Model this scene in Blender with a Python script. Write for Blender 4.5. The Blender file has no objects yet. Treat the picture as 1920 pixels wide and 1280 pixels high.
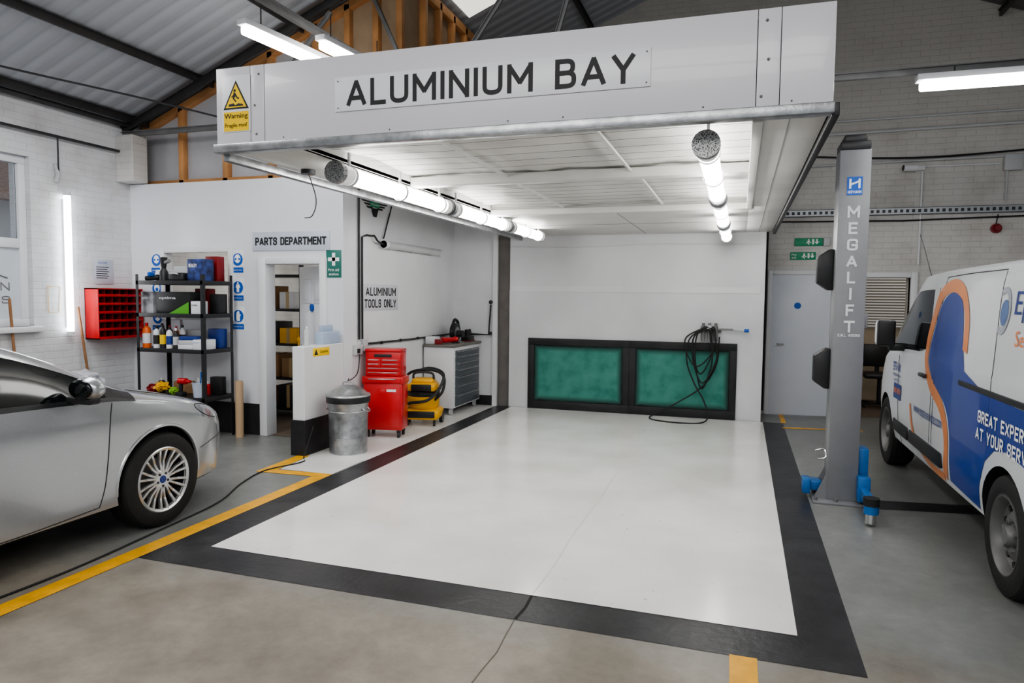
import bpy, bmesh, math, random
from mathutils import Vector, Matrix
from mathutils import noise as NZ
from mathutils.bvhtree import BVHTree
random.seed(7)
SC=bpy.context.scene
COL=SC.collection
V=Vector
try:
    SC.view_settings.look='AgX - Medium High Contrast'
except Exception: pass
# ------------------------------------------------------------------ materials
def M(name,col,rough=.5,metal=0,var=.05,scale=5,bump=0,bscale=60,emit=0,trans=0,coat=0,alpha=1,ior=1.45):
    m=bpy.data.materials.new(name); m.use_nodes=True; nt=m.node_tree; b=nt.nodes['Principled BSDF']
    c=(col[0],col[1],col[2],1)
    b.inputs['Roughness'].default_value=rough; b.inputs['Metallic'].default_value=metal
    b.inputs['Transmission Weight'].default_value=trans; b.inputs['Coat Weight'].default_value=coat
    b.inputs['Alpha'].default_value=alpha; b.inputs['IOR'].default_value=ior
    tc=nt.nodes.new('ShaderNodeTexCoord')
    if var>0:
        n=nt.nodes.new('ShaderNodeTexNoise'); n.inputs['Scale'].default_value=scale; n.inputs['Detail'].default_value=5
        nt.links.new(tc.outputs['Object'],n.inputs['Vector'])
        r=nt.nodes.new('ShaderNodeValToRGB'); r.color_ramp.elements[0].position=.3; r.color_ramp.elements[1].position=.7
        r.color_ramp.elements[0].color=(max(0,c[0]*(1-var)),max(0,c[1]*(1-var)),max(0,c[2]*(1-var)),1)
        r.color_ramp.elements[1].color=(min(1,c[0]*(1+var)),min(1,c[1]*(1+var)),min(1,c[2]*(1+var)),1)
        nt.links.new(n.outputs['Fac'],r.inputs['Fac']); nt.links.new(r.outputs['Color'],b.inputs['Base Color'])
    else: b.inputs['Base Color'].default_value=c
    if bump>0:
        n2=nt.nodes.new('ShaderNodeTexNoise'); n2.inputs['Scale'].default_value=bscale; n2.inputs['Detail'].default_value=4
        nt.links.new(tc.outputs['Object'],n2.inputs['Vector'])
        bp=nt.nodes.new('ShaderNodeBump'); bp.inputs['Strength'].default_value=bump; bp.inputs['Distance'].default_value=.02
        nt.links.new(n2.outputs['Fac'],bp.inputs['Height']); nt.links.new(bp.outputs['Normal'],b.inputs['Normal'])
    if emit>0:
        b.inputs['Emission Color'].default_value=c; b.inputs['Emission Strength'].default_value=emit
    return m
def brick_mat(name,ax,col,high=None):
    m=M(name,col,.55,var=0); nt=m.node_tree; b=nt.nodes['Principled BSDF']; L=nt.links
    tc=nt.nodes.new('ShaderNodeTexCoord'); s=nt.nodes.new('ShaderNodeSeparateXYZ'); c=nt.nodes.new('ShaderNodeCombineXYZ')
    L.new(tc.outputs['Object'],s.inputs[0]); L.new(s.outputs[ax],c.inputs[0]); L.new(s.outputs[2],c.inputs[1])
    k=nt.nodes.new('ShaderNodeTexBrick'); k.inputs['Scale'].default_value=1; k.inputs['Brick Width'].default_value=.225; k.inputs['Row Height'].default_value=.075
    k.inputs['Mortar Size'].default_value=.007; k.inputs['Mortar Smooth'].default_value=1
    k.inputs['Color1'].default_value=(1,1,1,1);k.inputs['Color2'].default_value=(.85,.85,.85,1);k.inputs['Mortar'].default_value=(.35,.35,.35,1)
    L.new(c.outputs[0],k.inputs['Vector'])
    n=nt.nodes.new('ShaderNodeTexNoise'); n.inputs['Scale'].default_value=2.2; n.inputs['Detail'].default_value=8; L.new(c.outputs[0],n.inputs['Vector'])
    r=nt.nodes.new('ShaderNodeValToRGB'); e=r.color_ramp.elements; e[0].position=.30;e[1].position=.55
    e[0].color=(col[0]*.80,col[1]*.78,col[2]*.76,1); e[1].color=(*col,1); L.new(n.outputs['Fac'],r.inputs['Fac'])
    src=r.outputs['Color']
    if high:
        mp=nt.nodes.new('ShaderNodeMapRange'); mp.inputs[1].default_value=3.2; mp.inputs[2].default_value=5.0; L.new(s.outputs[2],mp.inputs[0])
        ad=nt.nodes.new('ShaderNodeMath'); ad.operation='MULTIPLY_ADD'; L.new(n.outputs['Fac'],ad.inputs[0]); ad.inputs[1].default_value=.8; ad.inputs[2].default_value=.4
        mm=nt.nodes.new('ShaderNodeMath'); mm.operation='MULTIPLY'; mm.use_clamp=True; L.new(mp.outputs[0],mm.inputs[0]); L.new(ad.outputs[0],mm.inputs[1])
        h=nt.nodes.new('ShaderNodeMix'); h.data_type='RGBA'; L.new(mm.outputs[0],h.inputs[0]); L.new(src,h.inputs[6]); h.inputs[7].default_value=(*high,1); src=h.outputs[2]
    mx=nt.nodes.new('ShaderNodeMix'); mx.data_type='RGBA'; mx.blend_type='MULTIPLY'; mx.inputs[0].default_value=.10
    L.new(src,mx.inputs[6]); L.new(k.outputs['Color'],mx.inputs[7]); L.new(mx.outputs[2],b.inputs['Base Color'])
    bp=nt.nodes.new('ShaderNodeBump'); bp.inputs['Strength'].default_value=.45; bp.inputs['Distance'].default_value=.010
    L.new(k.outputs['Color'],bp.inputs['Height']); L.new(bp.outputs['Normal'],b.inputs['Normal'])
    return m
def wave_mat(name,col,ax,freq,rough=.6,dist=.03,metal=0,dark=.85):
    m=M(name,col,rough,metal,var=0); nt=m.node_tree; b=nt.nodes['Principled BSDF']; L=nt.links
    tc=nt.nodes.new('ShaderNodeTexCoord'); w=nt.nodes.new('ShaderNodeTexWave'); w.bands_direction=ax; w.inputs['Scale'].default_value=freq
    L.new(tc.outputs['Object'],w.inputs['Vector'])
    bp=nt.nodes.new('ShaderNodeBump'); bp.inputs['Strength'].default_value=.35; bp.inputs['Distance'].default_value=dist
    L.new(w.outputs['Fac'],bp.inputs['Height']); L.new(bp.outputs['Normal'],b.inputs['Normal'])
    r=nt.nodes.new('ShaderNodeValToRGB'); e=r.color_ramp.elements; e[0].color=(col[0]*dark,col[1]*dark,col[2]*dark,1); e[1].color=(*col,1); e[0].position=0;e[1].position=.2
    L.new(w.outputs['Fac'],r.inputs['Fac']); L.new(r.outputs['Color'],b.inputs['Base Color'])
    return m
def floor_mat():
    m=M('worn_concrete',(.3,.29,.27),.4,var=0); nt=m.node_tree; b=nt.nodes['Principled BSDF']; L=nt.links
    tc=nt.nodes.new('ShaderNodeTexCoord'); s=nt.nodes.new('ShaderNodeSeparateXYZ'); L.new(tc.outputs['Object'],s.inputs[0])
    n=nt.nodes.new('ShaderNodeTexNoise'); n.inputs['Scale'].default_value=1.1; n.inputs['Detail'].default_value=10; n.inputs['Roughness'].default_value=.65; L.new(tc.outputs['Object'],n.inputs['Vector'])
    n3=nt.nodes.new('ShaderNodeTexNoise'); n3.inputs['Scale'].default_value=9; n3.inputs['Detail'].default_value=10; n3.inputs['Roughness'].default_value=.75; L.new(tc.outputs['Object'],n3.inputs['Vector'])
    def ramp(a,c):
        r=nt.nodes.new('ShaderNodeValToRGB'); e=r.color_ramp.elements; e[0].position=.36;e[1].position=.64; e[0].color=(*a,1);e[1].color=(*c,1); L.new(n.outputs['Fac'],r.inputs['Fac']); return r
    br=ramp((.175,.152,.124),(.285,.255,.212)); gr=ramp((.17,.175,.165),(.225,.23,.222))
    mr=nt.nodes.new('ShaderNodeMath'); mr.operation='MULTIPLY_ADD'; L.new(n.outputs['Fac'],mr.inputs[0]); mr.inputs[1].default_value=1.2; L.new(s.outputs[1],mr.inputs[2])
    mp=nt.nodes.new('ShaderNodeMapRange'); mp.inputs[1].default_value=3.6; mp.inputs[2].default_value=4.2; L.new(mr.outputs[0],mp.inputs[0])
    mx=nt.nodes.new('ShaderNodeMix'); mx.data_type='RGBA'; L.new(mp.outputs[0],mx.inputs[0]); L.new(br.outputs[0],mx.inputs[6]); L.new(gr.outputs[0],mx.inputs[7])
    mu=nt.nodes.new('ShaderNodeMix'); mu.data_type='RGBA'; mu.blend_type='OVERLAY'; mu.inputs[0].default_value=.55
    g=nt.nodes.new('ShaderNodeRGBToBW'); L.new(n3.outputs['Color'],g.inputs[0]); L.new(mx.outputs[2],mu.inputs[6]); L.new(g.outputs[0],mu.inputs[7]); L.new(mu.outputs[2],b.inputs['Base Color'])
    r2=nt.nodes.new('ShaderNodeMapRange'); r2.inputs[3].default_value=.2; r2.inputs[4].default_value=.5; L.new(n.outputs['Fac'],r2.inputs[0]); L.new(r2.outputs[0],b.inputs['Roughness'])
    return m
def whitefloor_mat():
    m=M('white_floor_paint',(.8,.79,.77),.15,var=0); nt=m.node_tree; b=nt.nodes['Principled BSDF']; L=nt.links
    tc=nt.nodes.new('ShaderNodeTexCoord')
    n=nt.nodes.new('ShaderNodeTexNoise'); n.inputs['Scale'].default_value=1.3; n.inputs['Detail'].default_value=9; L.new(tc.outputs['Object'],n.inputs['Vector'])
    r=nt.nodes.new('ShaderNodeValToRGB'); e=r.color_ramp.elements; e[0].position=.32;e[1].position=.62; e[0].color=(.68,.67,.64,1);e[1].color=(.79,.785,.765,1); L.new(n.outputs['Fac'],r.inputs['Fac'])
    n2=nt.nodes.new('ShaderNodeTexNoise'); n2.inputs['Scale'].default_value=26; n2.inputs['Detail'].default_value=3; L.new(tc.outputs['Object'],n2.inputs['Vector'])
    r2=nt.nodes.new('ShaderNodeValToRGB'); e=r2.color_ramp.elements; e[0].position=.70;e[1].position=.76; e[0].color=(0,0,0,1);e[1].color=(1,1,1,1); L.new(n2.outputs['Fac'],r2.inputs['Fac'])
    mx=nt.nodes.new('ShaderNodeMix'); mx.data_type='RGBA'; L.new(r2.outputs[0],mx.inputs[0]); L.new(r.outputs[0],mx.inputs[6]); mx.inputs[7].default_value=(.42,.41,.38,1); L.new(mx.outputs[2],b.inputs['Base Color'])
    q=nt.nodes.new('ShaderNodeMapRange'); q.inputs[3].default_value=.10; q.inputs[4].default_value=.24; L.new(n.outputs['Fac'],q.inputs[0]); L.new(q.outputs[0],b.inputs['Roughness'])
    bp=nt.nodes.new('ShaderNodeBump'); bp.inputs['Strength'].default_value=.06; bp.inputs['Distance'].default_value=.03; L.new(n.outputs['Fac'],bp.inputs['Height']); L.new(bp.outputs['Normal'],b.inputs['Normal'])
    return m
def filt_mat():
    m=M('green_filter',(.01,.16,.12),.9,var=0); nt=m.node_tree; b=nt.nodes['Principled BSDF']; L=nt.links
    tc=nt.nodes.new('ShaderNodeTexCoord'); s=nt.nodes.new('ShaderNodeSeparateXYZ'); L.new(tc.outputs['Generated'],s.inputs[0])
    n=nt.nodes.new('ShaderNodeTexNoise'); n.inputs['Scale'].default_value=5; n.inputs['Detail'].default_value=9; L.new(tc.outputs['Object'],n.inputs['Vector'])
    r=nt.nodes.new('ShaderNodeValToRGB'); e=r.color_ramp.elements; e[0].position=.35;e[1].position=.68; e[0].color=(.035,.175,.140,1); e[1].color=(.085,.285,.235,1); L.new(n.outputs['Fac'],r.inputs['Fac'])
    def edge(o,w):
        a=nt.nodes.new('ShaderNodeMath'); a.operation='SUBTRACT'; L.new(o,a.inputs[0]); a.inputs[1].default_value=.5
        c=nt.nodes.new('ShaderNodeMath'); c.operation='ABSOLUTE'; L.new(a.outputs[0],c.inputs[0])
        d=nt.nodes.new('ShaderNodeMapRange'); L.new(c.outputs[0],d.inputs[0]); d.inputs[1].default_value=.5-w; d.inputs[2].default_value=.5; return d.outputs[0]
    x=edge(s.outputs[0],.07); z=edge(s.outputs[2],.11)
    mx=nt.nodes.new('ShaderNodeMath'); mx.operation='MAXIMUM'; L.new(x,mx.inputs[0]); L.new(z,mx.inputs[1])
    k=nt.nodes.new('ShaderNodeMath'); k.operation='MULTIPLY_ADD'; L.new(n.outputs['Fac'],k.inputs[0]); k.inputs[1].default_value=.6; k.inputs[2].default_value=-.30
    ad=nt.nodes.new('ShaderNodeMath'); ad.use_clamp=True; L.new(mx.outputs[0],ad.inputs[0]); L.new(k.outputs[0],ad.inputs[1])
    mi=nt.nodes.new('ShaderNodeMix'); mi.data_type='RGBA'; L.new(ad.outputs[0],mi.inputs[0]); L.new(r.outputs[0],mi.inputs[6]); mi.inputs[7].default_value=(.012,.014,.013,1); L.new(mi.outputs[2],b.inputs['Base Color'])
    return m
WHITE=M('white_paint',(.70,.705,.72),.45,var=.05,scale=2)
GLOSSW=M('gloss_white_wall',(.69,.70,.735),.28,var=.04,scale=1.5)
SHEET=M('wrinkled_white_sheeting',(.66,.665,.68),.35,var=.08,scale=1.2,bump=.5,bscale=2.2)
FASC=M('white_composite_panel',(.62,.615,.645),.3,var=.03,scale=1,coat=.2)
SIGNW=M('sign_white',(.72,.73,.76),.3,var=.01)
PLATE=M('pale_blue_grey_plate',(.50,.53,.60),.3,var=.01)
BLACKP=M('black_paint',(.018,.018,.02),.5,var=.25,scale=6,bump=.1,bscale=25)
BLACKF=M('black_floor_paint',(.024,.024,.026),.36,var=.5,scale=4,bump=.15,bscale=20)
WHITEF=whitefloor_mat()
YELF=M('yellow_floor_paint',(.72,.36,.015),.4,var=.18,scale=9)
FLOOR=floor_mat()
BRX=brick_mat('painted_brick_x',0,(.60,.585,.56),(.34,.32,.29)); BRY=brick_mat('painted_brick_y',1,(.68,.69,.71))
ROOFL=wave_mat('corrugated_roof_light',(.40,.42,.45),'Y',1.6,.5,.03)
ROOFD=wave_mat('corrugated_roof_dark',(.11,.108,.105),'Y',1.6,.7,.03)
STEELD=M('dark_steel',(.05,.049,.049),.5,.3,var=.2)
STEELG=M('grey_steel_beam',(.20,.20,.20),.5,.3,var=.15)
GALV=M('galvanised_steel',(.38,.39,.40),.35,.85,var=.28,scale=14,bump=.05)
CHROME=M('chrome',(.7,.7,.7),.15,1,var=0)
WOOD=M('pine_timber',(.50,.25,.10),.6,var=.25,scale=3)
OSB=M('tan_board',(.36,.26,.165),.7,var=.15,scale=4)
PLAST=M('plasterboard',(.42,.42,.44),.7,var=.06)
BLK=M('black_plastic',(.02,.02,.022),.4,var=.1)
RUB=M('black_rubber',(.016,.016,.016),.65,var=.2,bump=.1)
DARKI=M('dark_interior',(.03,.028,.026),.8,var=.2)
RED=M('red_enamel',(.52,.01,.013),.28,var=.06,coat=.3)
DRED=M('dark_red',(.20,.008,.01),.4,var=.1)
YEL=M('yellow_plastic',(.78,.40,.01),.4,var=.05)
SIGY=M('sign_yellow',(.88,.58,.01),.4,var=.02)
BLUE=M('sign_blue',(.01,.10,.45),.4,var=.03)
GREEN=M('sign_green',(.01,.27,.13),.4,var=.03)
DGREEN=M('first_aid_green',(.03,.16,.13),.4,var=.03)
INK=M('black_lettering',(.02,.02,.022),.6,var=0)
GINK=M('charcoal_lettering',(.025,.025,.03),.6,var=0)
WINK=M('white_lettering',(.85,.85,.85),.5,var=0)
OINK=M('orange_lettering',(.80,.25,.08),.5,var=0)
NAVY=M('navy_vinyl',(.02,.045,.22),.35,var=.03)
VBLUE=M('van_blue',(.007,.04,.27),.3,var=.03,coat=.3)
VORG=M('van_orange',(.68,.24,.08),.35,var=.03,coat=.3)
VWHITE=M('van_white',(.70,.72,.74),.22,var=.02,coat=.6)
SILVER=M('silver_car_paint',(.43,.445,.46),.26,.6,var=.03,scale=90,coat=.8)
GLASSD=M('dark_tinted_glass',(.006,.008,.009),.06,0,var=0)
ALLOY=M('alloy_wheel',(.66,.66,.66),.28,.8,var=.02)
DALLOY=M('dark_alloy',(.07,.07,.07),.4,.7,var=.05)
LIFTG=M('lift_grey',(.22,.225,.235),.38,.15,var=.06)
LIFTB=M('lift_blue',(.02,.14,.40),.35,.1,var=.1)
LGREY=M('light_grey_plastic',(.5,.51,.52),.4,var=.03)
MGREY=M('mid_grey_drawer',(.10,.115,.13),.4,.2,var=.04)
CARD=M('cardboard',(.34,.20,.10),.8,var=.1)
DOORW=M('door_white',(.62,.645,.70),.35,var=.02)
FILT=filt_mat()
QUILT=M('white_foil_quilt',(.60,.59,.56),.5,var=.16,scale=1.6,bump=.9,bscale=4)
SOF=M('white_soffit',(.62,.615,.59),.4,var=.08,scale=2)
TUBE=M('lit_tube',(1,.99,.97),.4,var=0,emit=12)
TUBEB=M('lit_batten',(1,.99,.97),.4,var=0,emit=18)
TUBE2=M('lit_wall_tube',(.93,.97,1),.4,var=0,emit=10)
CLEAR=M('clear_polycarbonate',(.8,.8,.78),.25,var=.02,emit=.25)
CREAM=M('cream_plaster',(.42,.36,.28),.7,var=.05)
BROWNF=M('brown_floor',(.12,.09,.07),.6,var=.15)
PERF=M('perforated_metal',(.3,.3,.3),.4,.6,var=0)
nt=PERF.node_tree; vo=nt.nodes.new('ShaderNodeTexVoronoi'); vo.inputs['Scale'].default_value=130; tc=nt.nodes.new('ShaderNodeTexCoord'); nt.links.new(tc.outputs['Object'],vo.inputs['Vector'])
r=nt.nodes.new('ShaderNodeValToRGB'); r.color_ramp.elements[0].position=.25; r.color_ramp.elements[1].position=.5; r.color_ramp.elements[0].color=(.02,.02,.02,1); r.color_ramp.elements[1].color=(.35,.35,.35,1)
nt.links.new(vo.outputs['Distance'],r.inputs['Fac']); nt.links.new(r.outputs['Color'],nt.nodes['Principled BSDF'].inputs['Base Color'])
# ------------------------------------------------------------------ builder
def cr(pts,n=8):
    P=[V(p) for p in pts]; out=[]
    for i in range(len(P)-1):
        a=P[max(0,i-1)];b=P[i];c=P[i+1];d=P[min(len(P)-1,i+2)]
        for k in range(n):
            t=k/n; out.append(.5*((2*b)+(c-a)*t+(2*a-5*b+4*c-d)*t*t+(3*b-a-3*c+d)*t**3))
    out.append(P[-1]); return out
class B:
    def __init__(s): s.bm=bmesh.new(); s.mi=0
    def add(s,t,mat=None):
        if mat is not None: bmesh.ops.transform(t,matrix=mat,verts=t.verts)
        for f in t.faces: f.material_index=s.mi
        me=bpy.data.meshes.new('t'); t.to_mesh(me); t.free(); s.bm.from_mesh(me); bpy.data.meshes.remove(me); return s
    def box(s,x0,x1,y0,y1,z0,z1,bev=0,mat=None,seg=2):
        t=bmesh.new(); bmesh.ops.create_cube(t,size=1)
        for v in t.verts: v.co=V(((x0+x1)/2+v.co.x*(x1-x0),(y0+y1)/2+v.co.y*(y1-y0),(z0+z1)/2+v.co.z*(z1-z0)))
        if bev>0: bmesh.ops.bevel(t,geom=t.edges[:],offset=bev,segments=seg,profile=.5,affect='EDGES')
        return s.add(t,mat)
    def cyl(s,p0,p1,r,r2=None,seg=20):
        p0=V(p0);p1=V(p1);d=p1-p0; t=bmesh.new()
        bmesh.ops.create_cone(t,cap_ends=True,segments=seg,radius1=r,radius2=r if r2 is None else r2,depth=d.length)
        return s.add(t,Matrix.Translation((p0+p1)/2)@d.to_track_quat('Z','Y').to_matrix().to_4x4())
    def lathe(s,prof,seg=32,mat=None):
        t=bmesh.new(); rows=[]
        for r,z in prof:
            rows.append([t.verts.new((max(r,1e-4)*math.cos(2*math.pi*i/seg),max(r,1e-4)*math.sin(2*math.pi*i/seg),z)) for i in range(seg)])
        for a,b in zip(rows,rows[1:]):
            for i in range(seg): t.faces.new((a[i],a[(i+1)%seg],b[(i+1)%seg],b[i]))
        bmesh.ops.remove_doubles(t,verts=t.verts,dist=2e-4); bmesh.ops.recalc_face_normals(t,faces=t.faces)
        return s.add(t,mat)
    def sph(s,c,rx,ry=None,rz=None,sub=3,noise=0):
        t=bmesh.new(); bmesh.ops.create_icosphere(t,subdivisions=sub,radius=1)
        ry=ry or rx; rz=rz or rx
        for v in t.verts:
            k=1+noise*NZ.noise(v.co*2.3+V(c)*7)
            v.co=V((c[0]+v.co.x*rx*k,c[1]+v.co.y*ry*k,c[2]+v.co.z*rz*k))
        return s.add(t)
    def tube(s,pts,r,seg=8,smooth=0):
        P=cr(pts,smooth) if smooth else [V(p) for p in pts]
        t=bmesh.new(); rings=[]; up=None
        for i,p in enumerate(P):
            d=(P[min(i+1,len(P)-1)]-P[max(i-1,0)]).normalized()
            if up is None: up=V((0,0,1)) if abs(d.z)<.9 else V((1,0,0))
            a=d.cross(up)
            if a.length<1e-4: a=d.orthogonal()
            a.normalize(); b=a.cross(d).normalized(); up=b
            rings.append([t.verts.new(p+r*(a*math.cos(2*math.pi*k/seg)+b*math.sin(2*math.pi*k/seg))) for k in range(seg)])
        for A,C in zip(rings,rings[1:]):
            for k in range(seg): t.faces.new((A[k],A[(k+1)%seg],C[(k+1)%seg],C[k]))
        t.faces.new(rings[0]); t.faces.new(rings[-1][::-1]); bmesh.ops.recalc_face_normals(t,faces=t.faces)
        return s.add(t)
    def poly(s,pts):
        t=bmesh.new(); t.faces.new([t.verts.new(p) for p in pts]); return s.add(t)
    def prism(s,pts,d,bev=0):
        t=bmesh.new(); d=V(d); a=[t.verts.new(p) for p in pts]; b=[t.verts.new(V(p)+d) for p in pts]; n=len(pts)
        t.faces.new(a); t.faces.new(b[::-1])
        for i in range(n): t.faces.new((a[i],b[i],b[(i+1)%n],a[(i+1)%n]))
        bmesh.ops.recalc_face_normals(t,faces=t.faces)
        if bev>0: bmesh.ops.bevel(t,geom=t.edges[:],offset=bev,segments=2,profile=.5,affect='EDGES')
        return s.add(t)
    def obj(s,name,mats,parent=None,loc=(0,0,0),rz=0,smooth=True,ang=.6):
        if not isinstance(mats,(list,tuple)): mats=[mats]
        bm=s.bm
        if smooth:
            for f in bm.faces: f.smooth=True
            for e in bm.edges:
                if len(e.link_faces)==2 and e.calc_face_angle(0)>ang: e.smooth=False
        me=bpy.data.meshes.new(name); bm.to_mesh(me); bm.free()
        for m in mats: me.materials.append(m)
        o=bpy.data.objects.new(name,me); COL.objects.link(o); o.location=loc; o.rotation_euler=(0,0,rz)
        if parent is not None: o.parent=parent
        return o
def tag(o,label,cat,group=None):
    o['label']=label; o['category']=cat
    if group: o['group']=group
    return o
def thing(name,label,cat,loc=(0,0,0),rz=0,group=None):
    o=bpy.data.objects.new(name,None); COL.objects.link(o); o.location=loc; o.rotation_euler=(0,0,rz); o.empty_display_size=.1
    return tag(o,label,cat,group)
def struct(o): o['kind']='structure'; return o
LOOSE={'side_window','window_trim','support_bar','upright','end_cap','end_collar','hanger','side_handle','wheel_nut','vent_hole','door_guard','rivet','slot','fascia_panel','headlight','door_seam','side_moulding','tension_wire','bin_lip','base_bolt'}
def islands(bm):
    bm.verts.ensure_lookup_table(); seen=set(); out=[]
    for v in bm.verts:
        if v.index in seen: continue
        st=[v]; seen.add(v.index); g=[]
        while st:
            a=st.pop(); g.append(a.index)
            for e in a.link_edges:
                o=e.other_vert(a)
                if o.index not in seen: seen.add(o.index); st.append(o)
        out.append(set(g))
    return out
def part(parent,name,b,mats,label=None,**k):
    if name in LOOSE:
        b.bm.verts.index_update(); I=islands(b.bm)
        if len(I)>1:
            r=None
            for g in I:
                t=b.bm.copy(); t.verts.index_update()
                bmesh.ops.delete(t,geom=[v for v in t.verts if v.index not in g],context='VERTS')
                if not t.faces: t.free(); continue
                c=B(); c.bm.free(); c.bm=t; r=c.obj(name,mats,parent,**k)
                if label: r['label']=label
            b.bm.free(); return r
    o=b.obj(name,mats,parent,**k)
    if label: o['label']=label
    return o
# ------------------------------------------------------------------ lettering (drawn capitals, industrial style)
def rp(P,r=.2,n=5,closed=False):
    P=[V((p[0],p[1],0)) for p in P]; out=[]; N=len(P); rng=range(N) if closed else range(1,N-1)
    if not closed: out.append(P[0])
    for i in rng:
        a,b,c=P[i-1],P[i],P[(i+1)%N]; d0=min(r,(a-b).length*.5); d1=min(r,(c-b).length*.5)
        s=b+(a-b).normalized()*d0; e=b+(c-b).normalized()*d1
        for k in range(n+1):
            t=k/n; out.append(s*(1-t)**2+b*2*t*(1-t)+e*t*t)
    if closed: out.append(out[0])
    else: out.append(P[-1])
    return [(p.x,p.y) for p in out]
G={'A':(.62,[[(0,0),(.31,1)],[(.31,1),(.62,0)],[(.10,.28),(.52,.28)]]),
'B':(.52,[[(0,0),(0,1)],rp([(0,0),(.52,0),(.52,.53),(0,.53)],.22),rp([(0,.53),(.48,.53),(.48,1),(0,1)],.2)]),
'C':(.5,[rp([(.5,.72),(.5,1),(0,1),(0,0),(.5,0),(.5,.28)],.24)]),
'D':(.53,[[(0,0),(0,1)],rp([(0,0),(.53,0),(.53,1),(0,1)],.26)]),
'E':(.46,[[(.46,0),(0,0)],[(0,0),(0,1)],[(0,1),(.46,1)],[(0,.52),(.4,.52)]]),
'F':(.44,[[(0,0),(0,1)],[(0,1),(.44,1)],[(0,.50),(.38,.50)]]),
'G':(.52,[rp([(.52,.74),(.52,1),(0,1),(0,0),(.52,0),(.52,.46)],.22),[(.28,.46),(.52,.46)]]),
'H':(.54,[[(0,0),(0,1)],[(.54,0),(.54,1)],[(0,.52),(.54,.52)]]),
'I':(0,[[(0,0),(0,1)]]),'J':(.4,[rp([(.4,1),(.4,0),(0,0),(0,.15)],.2)]),
'K':(.52,[[(0,0),(0,1)],[(.5,1),(0,.36)],[(.18,.58),(.54,0)]]),'L':(.44,[[(0,1),(0,0)],[(0,0),(.44,0)]]),
'M':(.70,[[(0,0),(0,1)],[(0,1),(.35,.32)],[(.35,.32),(.70,1)],[(.70,1),(.70,0)]]),
'N':(.56,[[(0,0),(0,1)],[(0,1),(.56,0)],[(.56,0),(.56,1)]]),
'O':(.53,[rp([(0,0),(.53,0),(.53,1),(0,1)],.26,closed=True)]),
'P':(.50,[[(0,0),(0,1)],rp([(0,.44),(.5,.44),(.5,1),(0,1)],.24)]),
'Q':(.53,[rp([(0,0),(.53,0),(.53,1),(0,1)],.26,closed=True),[(.3,.25),(.56,-.04)]]),
'R':(.52,[[(0,0),(0,1)],rp([(0,.46),(.5,.46),(.5,1),(0,1)],.24),[(.24,.46),(.53,0)]]),
'S':(.5,[rp([(.49,.76),(.49,1),(0,1),(0,.53),(.5,.53),(.5,0),(0,0),(0,.24)],.22)]),
'T':(.56,[[(.28,0),(.28,1)],[(0,1),(.56,1)]]),'U':(.53,[rp([(0,1),(0,0),(.53,0),(.53,1)],.26)]),
'V':(.58,[[(0,1),(.29,0)],[(.29,0),(.58,1)]]),'W':(.86,[[(0,1),(.21,0)],[(.21,0),(.43,.85)],[(.43,.85),(.65,0)],[(.65,0),(.86,1)]]),
'X':(.56,[[(0,0),(.56,1)],[(0,1),(.56,0)]]),'Y':(.58,[[(0,1),(.29,.45)],[(.29,.45),(.58,1)],[(.29,.45),(.29,0)]]),
'Z':(.5,[[(0,1),(.5,1)],[(.5,1),(0,0)],[(0,0),(.5,0)]]),'.':(0,[[(0,-.02),(0,.06)]]),'-':(.3,[[(0,.45),(.3,.45)]]),' ':(.26,[]),
'&':(.6,[rp([(.6,0),(.1,.75),(.1,1),(.4,1),(.4,.7),(0,.35),(0,0),(.4,0),(.58,.4)],.15)]),
'0':(.48,[rp([(0,0),(.48,0),(.48,1),(0,1)],.24,closed=True)]),'1':(.2,[[(0,.8),(.2,1)],[(.2,1),(.2,0)]]),
'2':(.46,[rp([(0,.75),(0,1),(.46,1),(.46,.6),(0,0)],.2),[(0,0),(.48,0)]]),'3':(.46,[rp([(0,1),(.46,1),(.46,.53),(.15,.53)],.2),rp([(.15,.53),(.46,.53),(.46,0),(0,0)],.2)]),
'4':(.5,[[(.36,0),(.36,1)],[(.36,1),(0,.3)],[(0,.3),(.5,.3)]]),'7':(.46,[[(0,1),(.46,1)],[(.46,1),(.15,0)]]),'8':(.48,[rp([(0,0),(.48,0),(.48,.53),(0,.53)],.22,closed=True),rp([(.02,.53),(.46,.53),(.46,1),(.02,1)],.2,closed=True)])}
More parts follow.
